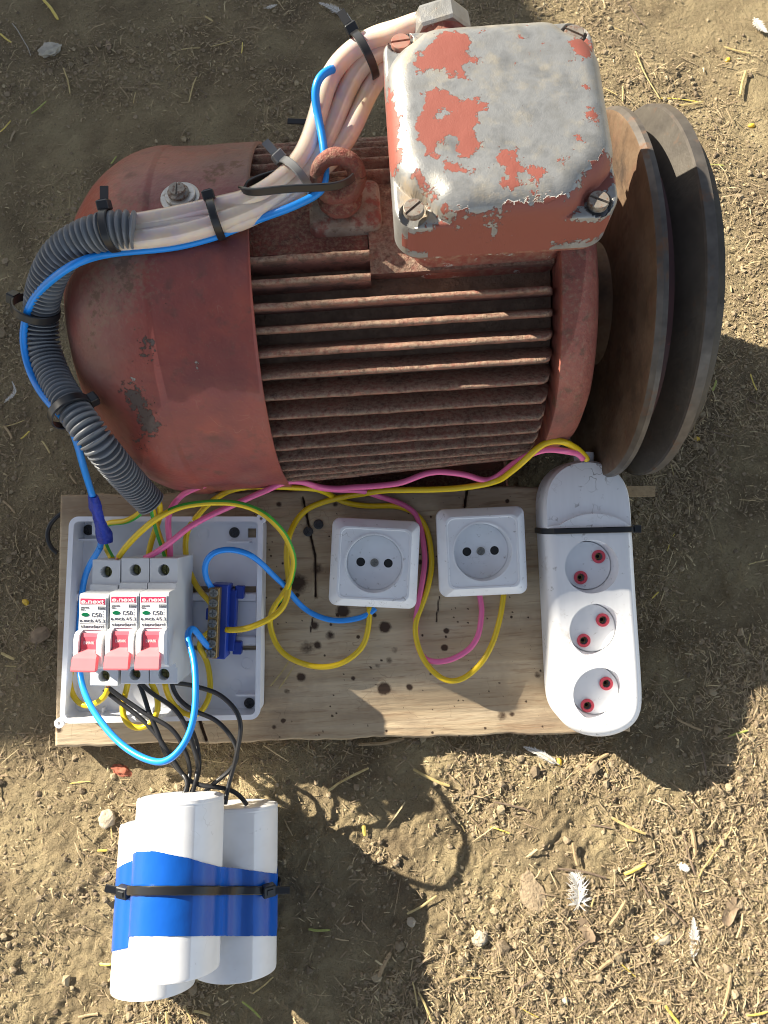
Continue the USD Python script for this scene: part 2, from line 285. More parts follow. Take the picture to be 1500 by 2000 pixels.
M['boss'] = surf('grey_pad', [(.20, .13, .09), (.33, .27, .21)], 100, 5, .8, layers=[{'col': (.22, .07, .05), 'noise': (90, .5, .6)}, {'col': (.12, .08, .055), 'noise': (300, .56, .7)}], bump=[(400, 5, .001)])
M['screw'] = surf('screw_steel', [(.20, .17, .14), (.30, .27, .23)], 300, 4, .5, metallic=.5, layers=[{'col': RUST, 'noise': (500, .5, .62), 'metallic': 0, 'rough': .8}])
M['screw_red'] = surf('screw_painted', [(.30, .10, .07), (.26, .17, .13)], 400, 4, .7)
M['zinc'] = surf('zinc', [(.42, .40, .36), (.56, .54, .50)], 300, 5, .42, metallic=.7, layers=[{'col': (.30, .24, .16), 'noise': (400, .55, .7), 'metallic': 0}])
M['dark_steel'] = surf('pulley_steel', [(.10, .066, .042), (.18, .12, .075), (.25, .18, .12)], 28, 6, .55, metallic=.35, layers=[
    {'col': (.11, .055, .03), 'noise': (60, .5, .66), 'amount': .8, 'metallic': 0, 'rough': .8}, {'col': (.24, .18, .12), 'noise': (200, .60, .72), 'amount': .5}, {'col': (.035, .03, .028), 'noise': (35, .55, .72), 'amount': .7}], bump=[(120, 6, .0006)])
M['pulley_black'] = surf('pulley_dark', [(.05, .043, .036), (.085, .074, .06)], 50, 5, .6, metallic=.3, layers=[{'col': (.11, .06, .035), 'noise': (90, .6, .7), 'amount': .6}], bump=[(200, 5, .0005)])
M['rim'] = surf('pulley_rim', [(.075, .065, .058), (.13, .115, .10)], 120, 5, .5, metallic=.5, layers=[{'col': (.13, .07, .04), 'noise': (80, .56, .68), 'metallic': .1, 'rough': .8}])
M['groove_red'] = surf('pulley_groove', [(.06, .03, .032), (.10, .04, .04)], 60, 5, .6, layers=[{'col': (.36, .06, .05), 'noise': (70, .62, .68)}])
M['cast_dark'] = surf('cast_dark', [(.03, .024, .02), (.06, .045, .035)], 70, 5, .9)

plastic = lambda n, c, r=.38, **k: surf(n, [tuple(x * .94 for x in c), c], 80, 3, r, **k)
M['white'] = plastic('white_plastic', (.76, .77, .79), .38, layers=[grime(.6, .62, .72, 300), {'col': (.5, .46, .4), 'noise': (25, .5, .8, 3), 'amount': .3}, {'col': (.2, .17, .14), 'noise': (30, .56, .66, 3), 'line': (90, .008), 'amount': .6}])
M['white_dirty'] = plastic('white_plastic_dirty', (.78, .78, .79), .4, stretch=(3, .5, .5), layers=[grime(.6, .63, .70, 160), {'col': (.14, .115, .095), 'noise': (22, .54, .62, 3), 'line': (75, .012), 'amount': .8}, {'col': (.42, .37, .31), 'noise': (45, .60, .74, 8), 'amount': .6}])
M['tray'] = plastic('white_tray', (.78, .79, .83), .35, layers=[grime(.35, .66, .74, 420)])
M['breaker'] = plastic('breaker_grey', (.62, .64, .66), .45, layers=[grime(.35, .67, .75, 500)])
M['breaker_label'] = plastic('breaker_label', (.80, .80, .80), .4)
M['cap'] = plastic('capacitor_white', (.80, .80, .81), .3, layers=[grime(.35, .66, .74, 200), {'col': (.42, .40, .38), 'noise': (40, .56, .68, 3), 'line': (70, .007), 'amount': .4}, {'col': (.6, .56, .5), 'noise': (30, .55, .75, 6), 'amount': .3}])
M['pink'] = plastic('toggle_pink', (.82, .20, .22), .4)
M['pink_dark'] = plastic('toggle_red', (.62, .085, .12), .4)
M['bar_red'] = plastic('label_red', (.55, .03, .09), .45)
M['ink'] = plastic('ink_grey', (.07, .07, .085), .6)
M['print_white'] = plastic('print_white', (.82, .74, .74), .5)
M['indicator'] = plastic('indicator_green', (.0, .12, .045), .3)
M['hole'] = plastic('hole_black', (.012, .012, .012), .7)
M['gold'] = surf('screw_gold', [(.10, .10, .03), (.26, .24, .10)], 1500, 3, .4, metallic=.6)
M['brass'] = surf('brass', [(.20, .13, .05), (.34, .24, .10)], 500, 4, .4, metallic=.7)
M['nickel'] = surf('nickel', [(.45, .44, .42), (.6, .59, .57)], 500, 4, .35, metallic=.8)
M['steel_dull'] = surf('dull_steel', [(.16, .155, .14), (.27, .265, .24)], 900, 4, .45, metallic=.7)
M['block_blue'] = plastic('block_blue', (.012, .045, .32), .35)
M['pin_red'] = plastic('pin_red', (.62, .07, .10), .4)
M['wire_blue'] = plastic('wire_blue', (.012, .25, .78), .32)
M['wire_yellow'] = plastic('wire_yellow', (.72, .50, .012), .33, layers=[grime(.35, .64, .74, 300)])
M['wire_green'] = plastic('wire_green', (.05, .36, .04), .35)
M['wire_pink'] = plastic('wire_pink', (.78, .15, .34), .35)
M['wire_black'] = plastic('wire_black', (.016, .016, .018), .38)
M['tie'] = plastic('tie_black', (.013, .013, .014), .32)
M['tie_grey'] = plastic('tie_grey', (.16, .16, .16), .35)
M['copper'] = surf('copper', [(.45, .16, .08), (.6, .24, .12)], 800, 3, .4, metallic=.8)
M['tape_blue'] = plastic('tape_blue', (.006, .03, .33), .28, bump=[(260, 4, .0012)])
M['band_blue'] = plastic('band_blue', (.006, .085, .40), .2, bump=[(70, 2, .0003), (900, 2, .00006)])
M['cable_white'] = surf('cable_sheath', [(.56, .43, .41), (.64, .52, .40), (.50, .41, .43)], 60, 3, .25, layers=[{'col': (.60, .46, .24), 'noise': (45, .52, .68, 3), 'amount': .55}, grime(.5, .66, .72, 300)], coat=.35, sss=.15)
M['conduit'] = plastic('conduit_grey', (.135, .145, .16), .42, layers=[{'col': (.26, .23, .20), 'noise': (120, .58, .75), 'amount': .35}])
M['conduit_gap'] = plastic('conduit_dark', (.035, .037, .042), .6)
M['black_screw'] = surf('black_screw', [(.03, .03, .032), (.06, .06, .06)], 600, 3, .45, metallic=.4)
M['wood'] = surf('wood', [(.27, .19, .12), (.39, .30, .195), (.48, .385, .265), (.35, .265, .17)], 34, 7, .8, stretch=(.10, 1.0, 1.0), layers=[
    {'col': (.22, .13, .07), 'noise': (260, .56, .68, 5), 'amount': .5, 'grain': True}, {'col': (.19, .13, .09), 'noise': (12, .50, .68, 6), 'amount': .6}, {'col': (.14, .09, .06), 'noise': (25, .52, .62, 4), 'line': (45, .006), 'amount': .5}, {'col': (.27, .18, .11), 'noise': (420, .58, .66, 3), 'amount': .5, 'grain': True},
    {'col': (.06, .038, .026), 'attr': 'stain', 'noise': (300, 0, 1, 7), 'amp': .6, 'edge': .18}, {'col': (.05, .035, .025), 'noise': (330, .70, .74, 3), 'amount': .9}], bump=[(300, 5, .0007)], spec=.2)
M['crack'] = plastic('crack_dark', (.02, .014, .01), .9)

# ------------------------------------------------------------------ ground
def gz(x, y):
    p = np.stack([np.asarray(x, float), np.asarray(y, float), np.zeros_like(np.asarray(x, float))], -1)
    rough = np.clip((np.asarray(x) * .55 - np.asarray(y)) * 2.2 + .35, .25, 1)          # trodden smooth at the far left, crumbly near
    return -.0035 + .009 * (fbm(p * 14, 3, 1) - .5) + rough * (.0055 * (fbm(p * 75 + 7, 4, 2) - .5) + .0042 * (fbm(p * 190, 2, 5) - .5))
def axis_pts(a, b, step, far):
    core = np.arange(a, b, step); out = []; d, x = step, 0
    while x < far: d *= 1.35; x += d; out.append(x)
    out = np.array(out); return np.concatenate([a - out[::-1], core, core[-1] + out])
gx, gy = axis_pts(-.55, .38, .0017, 40), axis_pts(-.54, .50, .0017, 40)
GX, GY = np.meshgrid(gx, gy, indexing='ij'); GZ = gz(GX, GY)
nx, ny = GX.shape; ix = np.arange(nx * ny).reshape(nx, ny)
q = np.stack([ix[:-1, :-1], ix[1:, :-1], ix[1:, 1:], ix[:-1, 1:]], -1).reshape(-1, 4)
structure('ground', (np.stack([GX, GY, GZ], -1).reshape(-1, 3), np.vstack([q[:, [0, 1, 2]], q[:, [0, 2, 3]]])), M['soil'])

def flakes(n, pts, L, W, seed, zoff=.001):
    r = np.random.default_rng(seed); a = r.uniform(0, 2 * math.pi, n); tilt = r.normal(0, .28, n)
    t = np.stack([np.cos(a) * np.cos(tilt), np.sin(a) * np.cos(tilt), np.sin(tilt)], 1); s = np.cross(t, [0, 0, 1.0]); s /= np.linalg.norm(s, axis=1, keepdims=True)
    roll = r.normal(0, .5, n); up = np.cross(s, t); s = s * np.cos(roll)[:, None] + up * np.sin(roll)[:, None]
    c = np.column_stack([pts, gz(pts[:, 0], pts[:, 1]) + zoff + np.abs(np.sin(tilt)) * L * .35])
    bend = up * (L * r.uniform(-.02, .16, n))[:, None]; Lh, Wh = (L / 2)[:, None], (W / 2)[:, None]; tp = r.uniform(.3, 1, (n, 1))
    V = np.stack([c - t*Lh - s*Wh*tp, c - t*Lh + s*Wh*tp, c + bend - s*Wh, c + bend + s*Wh, c + t*Lh - s*Wh*.8, c + t*Lh + s*Wh*.8], 1).reshape(-1, 3)
    k = np.arange(n)[:, None] * 6; f = np.concatenate([k + np.array([[0, 2, 3]]), k + np.array([[0, 3, 1]]), k + np.array([[2, 4, 5]]), k + np.array([[2, 5, 3]])])
    return V, f
def scatter(n, seed):
    r = np.random.default_rng(seed); p = r.uniform((-.56, -.55), (.42, .58), (n * 4, 2))
    d = np.clip(.36 + 1.6 * (p[:, 0] * .75 - p[:, 1] + .02), .30, 1) * np.clip((fbm(np.column_stack([p * 11, np.zeros(len(p))]), 3, 9) - .28) * 3.2, .08, 1)
    return p[r.uniform(0, 1, len(p)) < d][:n]
p = scatter(190000, 1); r_ = np.random.default_rng(2); n = len(p)
structure('straw_chaff', flakes(n, p, np.where(r_.uniform(0, 1, n) < .12, r_.gamma(2.5, .0024, n) + .002, r_.gamma(2.0, .0008, n) + .0007), r_.gamma(2.5, .00015, n) + .00022, 3), M['chaff'], False, 'stuff', {'tone': np.repeat(r_.uniform(0, 1, n), 6)})
p = scatter(36000, 21); n = len(p); r_ = np.random.default_rng(22)
ico = trimesh.creation.icosahedron(); s_ = r_.gamma(1.6, .00045, n) + .0004
V = np.asarray(ico.vertices)[None] * r_.uniform(.6, 1.25, (n, 12, 1)) * s_[:, None, None] * np.array([1, 1, .7]); V = V + np.column_stack([p, gz(p[:, 0], p[:, 1]) + s_ * .25])[:, None]
structure('soil_crumbs', (V.reshape(-1, 3), (np.asarray(ico.faces)[None] + np.arange(n)[:, None, None] * 12).reshape(-1, 3)), M['crumb'], False, 'stuff', {'tone': np.repeat(r_.uniform(0, 1, n), 12)})

# ------------------------------------------------------------------ the electric motor
motor = thing('electric_motor', 'large rust red electric motor with finned body and grey pulley behind the plank', 'motor', (-.1, 0, 0))
XA, XB = -.168, -.0064
# fan cover
prof = [(XA, .1085), (XA, .1102)] + [(x, .1102) for x in np.linspace(XA - .002, -.222, 56)]
for a in np.linspace(0, 1, 90)[1:]:
    ang = a * math.pi / 2; prof.append((-.222 - .0720 * math.sin(ang)**.92, .1102 * max(math.cos(ang), 0)**.72 + .001))
prof = prof[:-1] + [(-.2940, .02)]
cv, cf = revolve_x(prof, 420)
th = np.arctan2(cv[:, 2] - H, cv[:, 1])
cn = np.column_stack([cv[:, 0], np.cos(th) * .11, np.sin(th) * .11])
cv[:, 1:] += ((fbm(cn * 30, 3, 4) - .5) * .0022)[:, None] * np.column_stack([np.cos(th), np.sin(th)])
cpx = proj(cv)                                                     # where wear sits on the cover
def chipmask(polys, hol=()):
    m = np.zeros(len(cv));
    front = cv[:, 1] < .05
    for po in polys: m[inpoly(po, cpx) & front] = 1
    return m
chip = chipmask([[(263, 655), (288, 655), (312, 688), (300, 706), (280, 692)], [(232, 757), (262, 752), (292, 795), (305, 815), (320, 850), (278, 852), (268, 800), (240, 780)], [(258, 855), (275, 858), (290, 888), (270, 880)]])
rusty = chipmask([[(225, 488), (262, 488), (262, 560), (248, 590), (228, 545)], [(168, 640), (192, 636), (188, 672), (166, 662)], [(380, 345), (420, 325), (470, 310), (490, 318), (440, 335), (405, 362)], [(170, 560), (200, 545), (205, 600), (180, 610)]])
bare = chipmask([[(375, 706), (388, 706), (393, 716), (386, 724), (375, 718)], [(250, 730), (262, 728), (266, 752), (256, 750)], [(276, 745), (288, 748), (286, 770), (276, 766)]])
dusty = np.clip(1.25 - np.abs(cpx[:, 0] - 235) / 110, 0, 1) * np.clip(1.3 - np.abs(cpx[:, 1] - 500) / 160, 0, 1) * .62 + .45 * np.clip(1 - (cpx[:, 1] - 290) / 90, 0, 1) + .5 * (np.abs(cpx[:, 0] - 180) < 25) * (np.abs(cpx[:, 1] - 650) < 40)
from scipy.ndimage import gaussian_filter as gf_
sh = (len(prof), 420); sm2 = lambda a, sg: gf_(a.reshape(sh), (sg, sg * 1.3), mode=('nearest', 'wrap')).ravel()
dusty[cv[:, 1] > .06] = .4; dusty = sm2(dusty, 6); chip = sm2(chip, 2.6); bare = sm2(bare, 1.4); rusty = sm2(rusty, 3.5)
cover = part(motor, 'fan_cover', (cv, cf), M['red_cover'], pv={'chip': chip, 'bare': bare, 'dusty': dusty, 'rusty': rusty})
# stator body, fins
part(motor, 'stator_body', revolve_x([(XA - .03, .02), (XA - .03, .0905), (XB, .0905), (XB, .02)], 96), M['groove'])
xs = np.linspace(XA - .008, XB - .001, 60)
def fin(th, x0, x1, Rt=.1088, Rb=.081, w0=.0052, w1=.0030, seed=0):
    x = np.linspace(x0, x1, 54); prof = [(-w0/2, Rb), (-w1/2 - .0004, Rt - .0022), (-w1/2*.75, Rt - .0005), (0, Rt), (w1/2*.75, Rt - .0005), (w1/2 + .0004, Rt - .0022), (w0/2, Rb)]
    k = len(prof); e = np.clip((x1 - x) / .006, 0, 1)**.5 if x1 > -.03 else np.ones_like(x)
    u, rr = np.array([a for a, _ in prof]), np.array([b for _, b in prof])
    U = np.repeat(u[None], len(x), 0); Rr = Rb + (rr[None] - Rb) * (.55 + .45 * e[:, None]); low = .0085 * np.clip((math.radians(28) - th) / math.radians(45), 0, 1); Rr = Rr - low * np.clip((x - x0) / (x1 - x0), 0, 1)[:, None] * (rr[None] > Rb + .004)
    nz = np.stack([np.repeat(x[:, None], k, 1) * 130, np.repeat(u[None] * 300, len(x), 0) + seed * 7.7, Rr * 120], -1)
    Rr = Rr + (fbm(nz, 3, 31) - .5) * .0011; U = U + (fbm(nz + 50, 3, 33) - .5) * .0007
    c, s = math.cos(th), math.sin(th)
    V = np.stack([np.repeat(x[:, None], k, 1), -(Rr * c - U * s), H + Rr * s + U * c], -1).reshape(-1, 3)
    idx = np.arange(len(x) * k).reshape(len(x), k); q = np.stack([idx[:-1, :-1], idx[1:, :-1], idx[1:, 1:], idx[:-1, 1:]], -1).reshape(-1, 4)
    f = np.vstack([q[:, [0, 1, 2]], q[:, [0, 2, 3]]]); ends = [[idx[0][0], idx[0][j], idx[0][j + 1]] for j in range(1, k - 1)] + [[idx[-1][0], idx[-1][j + 1], idx[-1][j]] for j in range(1, k - 1)]
    return V, np.vstack([f, ends])
t0, dt = math.radians(65.4), math.radians(6.67)
for k in range(-9, 16):                                            # front side, from below up to the terminal box; then the far side
    th_ = t0 - k * dt if k >= -4 else None
    if th_ is None: continue
    if k >= 0: part(motor, 'fin', fin(th_, XA - .006, XB, seed=k), M['fin'], 40)
    elif k >= -2: part(motor, 'fin', fin(th_, XA - .006, -.105, seed=k), M['fin'], 40)
for k in range(1, 10): part(motor, 'fin', fin(math.radians(100) + k * dt, XA - .006, XB, seed=40 + k), M['fin'], 40)
# front shield, feet, shaft
sv, sf = revolve_x([(XB + .0014, .02), (XB + .0014, .1070), (XB + .0022, .1082), (.002, .1080), (.009, .1062), (.0155, .1015), (.0190, .094), (.0210, .082), (.0222, .06), (.0225, .045), (.033, .043), (.033, .02)], 160)
thv = np.arctan2(sv[:, 2] - H, -sv[:, 1]); k_ = 1 - .115 * np.clip((math.radians(30) - thv) / math.radians(50), 0, 1) * (np.abs(thv) < math.radians(120)); sv[:, 1] *= k_; sv[:, 2] = H + (sv[:, 2] - H) * k_
part(motor, 'front_shield', (sv, sf), M['shield'], 35)
part(motor, 'shaft', revolve_x([(.03, .002), (.03, .0192), (.088, .0192), (.0895, .0175), (.0895, .0005)], 40), M['cast_dark'])
for yy in (-1, 1):
    part(motor, 'foot', rbox(.150, .042, .016, (-.083, yy * .082, -.002), .008, .002), M['rusty'])
    part(motor, 'foot_web', boxm(.13, .020, .062, (-.083, yy * .069, .043)), M['rusty'])
# pulley
x1, x2 = .0482, .0742
pul = part(motor, 'pulley', revolve_x([(.036, .019), (.036, .034), (x1 - .0045, .040), (x1 - .0035, .082), (x1 - .0052, .086), (x1 - .0058, .1125), (x1 - .0052, .1152)], 200), M['dark_steel'], 25)
part(pul, 'rim', revolve_x([(x1 - .0052, .1152), (x1 - .0024, .1170), (x1 + .0004, .1170)], 200), M['rim'], 25)
part(pul, 'belt_groove', revolve_x([(x1 + .0004, .1170), (x1 + .005, .098), (x1 + .011, .0975)], 200), M['groove_red'], 25)
part(pul, 'flange', revolve_x([(x1 + .011, .0975), (x2 - .0065, .1155)], 200), M['pulley_black'], 25)
part(pul, 'rim', revolve_x([(x2 - .0065, .1155), (x2 - .0058, .1170), (x2, .1166)], 200), M['rim'], 25)
part(pul, 'outer_face', revolve_x([(x2, .1166), (x2 + .001, .108), (x2 + .0085, .106), (x2 + .0095, .098), (x2 + .0095, .019)], 160), M['pulley_black'], 25)
# terminal box
LX0, LX1, LY0, LY1 = -.0925, .0065, -.0515, .0560
lcx, lcy = (LX0 + LX1) / 2, (LY0 + LY1) / 2; lw, lh = LX1 - LX0, LY1 - LY0
ZF = .2855                                                         # screw flange of the lid; its dome rises above it
def sector(x0, x1, r, a0, a1, r0=.07, n=28):
    an = np.linspace(math.radians(a0), math.radians(a1), n); pts = [(r * math.cos(t), r * math.sin(t)) for t in an] + [(r0 * math.cos(t), r0 * math.sin(t)) for t in an[::-1]]
    m = trimesh.creation.extrude_polygon(Polygon(pts), x1 - x0, engine='earcut'); v = np.asarray(m.vertices)
    v = np.column_stack([x0 + v[:, 2], -v[:, 0], H + v[:, 1]]); m = trimesh.Trimesh(v, np.asarray(m.faces)[:, ::-1] if True else m.faces, process=True); m.fix_normals(); return m
part(motor, 'saddle', sector(-.105, -.0062, .1010, 73.5, 112), M['fin'], 30)
part(motor, 'saddle', sector(XA - .004, -.1055, .0985, 82, 112), M['rusty'], 30)
pl_, pr_ = RR(806, 525, .101), RR(1104, 525, .101); bx_, bw_, by_ = (pl_[0] + pr_[0]) / 2, pr_[0] - pl_[0], pl_[1]
bcy = by_ + .040
tb = part(motor, 'terminal_box', loft([(rrect(bw_, .080, .010, 8, bx_, bcy), .205), (rrect(bw_, .080, .010, 8, bx_, bcy), .243), (rrect(bw_ + .002, .083, .011, 8, bx_, bcy), .246), (rrect(bw_ + .003, .084, .011, 8, bx_, bcy), .253), (rrect(lw - .008, lh - .010, .011, 8, lcx, lcy), .2575), (rrect(lw - .002, lh - .002, .012, 8, lcx, lcy), .2605), (rrect(lw - .002, lh - .002, .012, 8, lcx, lcy), .2632)]), M['box_red'], 35)
scr = [(783, 75), (1123, 58), (1170, 390), (808, 412)]; scrw = [Z(px, py, ZF + .002) for px, py in scr]
g = np.linspace(-1, 1, 190); gu, gv = np.meshgrid(g, g, indexing='ij')
def lidpos(u, v):                                                  # square to rounded rectangle
    w2, h2, rr = lw / 2, lh / 2, .012; x, y = u * w2, v * h2
    ex, ey = np.abs(x) - (w2 - rr), np.abs(y) - (h2 - rr); c = (ex > 0) & (ey > 0); m_ = np.maximum(ex, ey) / (np.hypot(ex, ey) + 1e-12)
    x = np.where(c, np.sign(x) * ((w2 - rr) + ex * m_), x); y = np.where(c, np.sign(y) * ((h2 - rr) + ey * m_), y); return x, y
lx, ly = lidpos(gu, gv)
ax_, ay_ = np.abs(lx), np.abs(ly)
def smin(a, b, k): h_ = np.clip(.5 + .5 * (b - a) / k, 0, 1); return b * (1 - h_) + a * h_ - k * h_ * (1 - h_)
dd = smin(smin(lw/2 - .0008 - ax_, lh/2 - np.where(ly > 0, .0058, .0004) - ay_, .004), ((lw/2 - ax_) + (lh/2 - ay_) - .0245) / 1.38, .006)
for s_ in scrw: dd = smin(dd, np.hypot(lcx + lx - s_[0], lcy + ly - s_[1]) - .0072, .003)     # inside distance of the dome's octagonal foot
sm = np.clip((dd + .0004) / .0115, 0, 1); dome_h = .0108 * np.sqrt(np.clip(1 - (1 - sm)**2.2, 0, 1))
lz = ZF + dome_h + .0006 * (1 - (lx / (lw/2))**2) * sm
edge = np.clip((np.maximum(np.abs(gu), np.abs(gv)) - .965) / .035, 0, 1); lz = lz - .0016 * edge**2
for s_ in scrw:                                                    # screw counterbores
    d_ = np.hypot(lcx + lx - s_[0], lcy + ly - s_[1]); lz = np.where(d_ < .0060, np.minimum(lz, ZF - .0030), lz)
LV = np.stack([lcx + lx, lcy + ly, lz], -1).reshape(-1, 3); k = len(g); idx = np.arange(k * k).reshape(k, k)
LV[:, 2] += (fbm(LV * 60, 3, 8) - .5) * .0009
q = np.stack([idx[:-1, :-1], idx[1:, :-1], idx[1:, 1:], idx[:-1, 1:]], -1).reshape(-1, 4); LF = [np.vstack([q[:, [0, 1, 2]], q[:, [0, 2, 3]]])]
bd = np.concatenate([idx[:, 0], idx[-1, 1:], idx[::-1, -1][1:], idx[0, ::-1][1:-1]]); nb = len(bd)
rows = [LV]; prev = bd; cnt = len(LV)
for zz in (ZF - .006, ZF - .014, ZF - .0222):
    w_ = LV[bd].copy(); w_[:, 2] = zz; rows.append(w_); cur = cnt + np.arange(nb); cnt += nb; jn = np.roll(np.arange(nb), -1)
    LF.append(np.vstack([np.stack([prev, cur, cur[jn]], 1), np.stack([prev, cur[jn], prev[jn]], 1)])); prev = cur
LV = np.vstack(rows); LF = np.vstack(LF)
lp = proj(LV); lp = np.column_stack([(lp[:, 0] - 700) / .5333, lp[:, 1] / .5333])
red = [[(275,130),(345,112),(385,125),(415,140),(400,180),(405,205),(465,215),(430,232),(390,230),(370,255),(412,275),(410,290),(385,278),(345,290),(320,265),(325,240),(270,255),(205,270),(205,235),(225,195),(245,175),(285,145)],
    [(415,130),(440,110),(470,105),(460,125)], [(230,345),(300,318),(345,345),(370,375),(420,350),(475,385),(470,410),(430,420),(440,450),(430,490),(400,490),(455,520),(440,555),(380,585),(350,540),(380,510),(330,495),(300,520),(275,540),(300,580),(265,588),(225,520),(205,450),(230,410),(250,375)],
    [(305,588),(340,590),(380,610),(440,620),(430,634),(330,628),(302,610)], [(515,545),(585,545),(575,575),(590,600),(695,615),(685,645),(640,670),(600,665),(560,700),(520,690),(505,660),(560,650),(540,615),(490,605),(510,570)],
    [(185,630),(230,620),(260,680),(300,740),(330,742),(360,770),(470,775),(560,745),(700,725),(780,712),(840,620),(905,555),(930,600),(935,680),(800,770),(770,800),(945,790),(940,830),(820,900),(300,960),(150,900),(170,860),(300,812),(360,815),(370,790),(300,770),(225,690)],
    [(765,140),(855,150),(855,215),(820,212),(780,185)], [(100,330),(125,335),(150,450),(148,520),(160,590),(150,620),(105,640)], [(825,400),(860,390),(880,440),(840,450)], [(565,230),(590,235),(580,248)], [(570,120),(605,125),(600,150),(580,145)], [(800,310),(855,305),(850,330),(815,325)],
    [(715,600),(770,560),(785,575),(750,605)], [(765,475),(820,495),(835,540),(815,530),(790,495)], [(310,35),(380,40),(380,80),(330,75)], [(770,225),(800,220),(805,240),(780,240)], [(600,90),(635,85),(630,105)]]
hol = [[(272,410),(320,393),(338,430),(295,442)], [(575,640),(610,618),(632,640),(600,668)], [(418,400),(436,395),(440,410),(425,420)], [(440,835),(520,812),(548,832),(500,852)], [(540,900),(740,880),(745,890),(545,905)], [(775,785),(935,770),(935,785),(780,797)]]
paint = np.zeros(len(LV))
for po in red: paint[inpoly(po, lp)] = 1
for po in hol: paint[inpoly(po, lp)] = 0
paint[(LV[:, 2] < ZF - .003) & (LV[:, 1] > .02)] = .6
from scipy.ndimage import gaussian_filter
K2 = k * k
paint[:K2] = gaussian_filter(paint[:K2].reshape(k, k), 3.2).ravel()
dus = np.zeros(len(LV))
for po in ([(140,640),(185,640),(300,770),(300,820),(250,815),(150,790)], [(165,190),(235,110),(260,110),(200,190),(150,310),(140,280)], [(330,730),(620,690),(640,715),(480,740),(340,745)]): dus[inpoly(po, lp)] = .75
dus[:K2] = gaussian_filter(dus[:K2].reshape(k, k), 4).ravel()
lid = part(tb, 'lid', (LV, LF), M['lid'], pv={'paint': paint, 'dusty': dus})
for i, s_ in enumerate(scrw):
    hv = diff(disc(.0046, .0032, (0, 0, 0)), [boxm(.0012, .012, .003, (0, 0, .0034))])
    a = (.1, -.6, -.5, .7)[i] + math.pi / 2; ca, sa = math.cos(a), math.sin(a)
    part(tb, 'lid_screw', xf(hv, lambda v: np.column_stack([v[:, 0]*ca - v[:, 1]*sa, v[:, 0]*sa + v[:, 1]*ca, v[:, 2] + (.0030 if i == 3 else .0008 if i == 2 else -.0008)]) + [s_[0], s_[1], ZF - .0016]), (M['screw_red'], M['screw'], M['screw'], M['screw'])[i])
gdir = np.array([-.12, 1, .25]); gl = Z(856, 48, .268) - gdir / np.linalg.norm(gdir) * .015
part(tb, 'gland_neck', xf(loft([(circ(.0115, 32), -.012), (circ(.0115, 32), .006), (circ(.0125, 32), .008)]), frame_to(gl, (-.12, 1, .25))), M['box_red'])
part(tb, 'gland_nut', xf(loft([(circ(.0148, 6), .008), (circ(.0156, 6), .0095), (circ(.0156, 6), .017), (circ(.0146, 6), .0185)]), frame_to(gl, (-.12, 1, .25), (.3, .1, 1))), M['lid'], 20)
# eye bolt on its cast pad
eb = RR(665, 398, .110)
part(motor, 'cast_pad', xf(loft([(rrect(.040, .030, .005), -.012), (rrect(.038, .028, .005), -.003), (rrect(.033, .023, .005), -.001)]), lambda v: v + [eb[0] + .002, eb[1] + .003, H + .1085]), M['boss'])
eye_o = np.array([eb[0], eb[1] + .002, H + .110])
en = np.array([.05, -.86, .50]); en /= np.linalg.norm(en); ea = np.array([1, 0, 0]) - en * en[0]; ea /= np.linalg.norm(ea); ec = np.cross(en, ea)
ec = ec if ec[2] > 0 else -ec
a = np.linspace(0, 2 * math.pi, 49); cen = eye_o + np.array([-.0005, .002, .0150])
rp = cen + .0104 * (np.cos(a)[:, None] * ea + np.sin(a)[:, None] * ec)
tv, tf = tube(rp, .0042 + .0006 * np.cos(a), 14, up=en)
stem = loft([(circ(.0115, 24), 0), (circ(.0120, 24), .0035), (circ(.0085, 24), .005), (circ(.006, 24), .0085)]); sv_ = (stem[0] + eye_o, stem[1])
ev = cat([(tv, tf), sv_]); ev = (ev[0] + (fbm(ev[0] * 250, 3, 6)[:, None] - .5) * .0008, ev[1])
part(motor, 'eye_bolt', ev, M['rusty'], 50)
# bolt with washers on the fan cover
bo = RR(352, 386, .1103); bn = np.array([0, bo[1], bo[2] - H]); bn /= np.linalg.norm(bn); fr = frame_to(bo, bn)
part(cover, 'washer', xf(cat([disc(.0106, .0016, (0, 0, -.0006), 40), disc(.0082, .0014, (.0005, .0002, .0014), 36)]), fr), M['zinc'])
part(cover, 'bolt', xf(diff(loft([(circ(.0056, 24), .002), (circ(.0058, 24), .0042), (circ(.0044, 24), .0050), (circ(.0044, 24), .0066)]), [boxm(.001, .02, .002, (0, 0, .0066))]), fr), M['screw'])

# ------------------------------------------------------------------ the plank leaning against the motor
bc = [loc(117, 966), loc(1224, 949), loc(1232, 1430), loc(106, 1459)]
nu, nv = 400, 180; uu, vv = np.meshgrid(np.linspace(0, 1, nu), np.linspace(0, 1, nv), indexing='ij')
def bil(u, v): u = u[..., None]; v = v[..., None]; return (bc[0] * (1 - u) + bc[1] * u) * (1 - v) + (bc[3] * (1 - u) + bc[2] * u) * v
P3 = bil(uu, vv); P3[..., 1] += np.where((vv < .5), 1, 1) * (fbm(np.stack([uu * 18, (vv > .5) * 9.0, 0 * uu], -1), 4, 12) - .5) * .004 * (np.abs(vv - .5) * 2)**8
bx = np.column_stack([750 + F * P3[..., 0].ravel() / BD, 1000 - F * P3[..., 1].ravel() / BD])
grain = (fbm(np.stack([P3[..., 0] * 14, P3[..., 1] * 330, 0 * uu], -1), 4, 14) - .5) * .0011
edgef = np.minimum(np.minimum(uu, 1 - uu) * 420, np.minimum(vv, 1 - vv) * 180); P3[..., 2] = grain - .0016 * np.clip(1 - edgef / 1.6, 0, 1)**2
stain = np.zeros(len(bx))
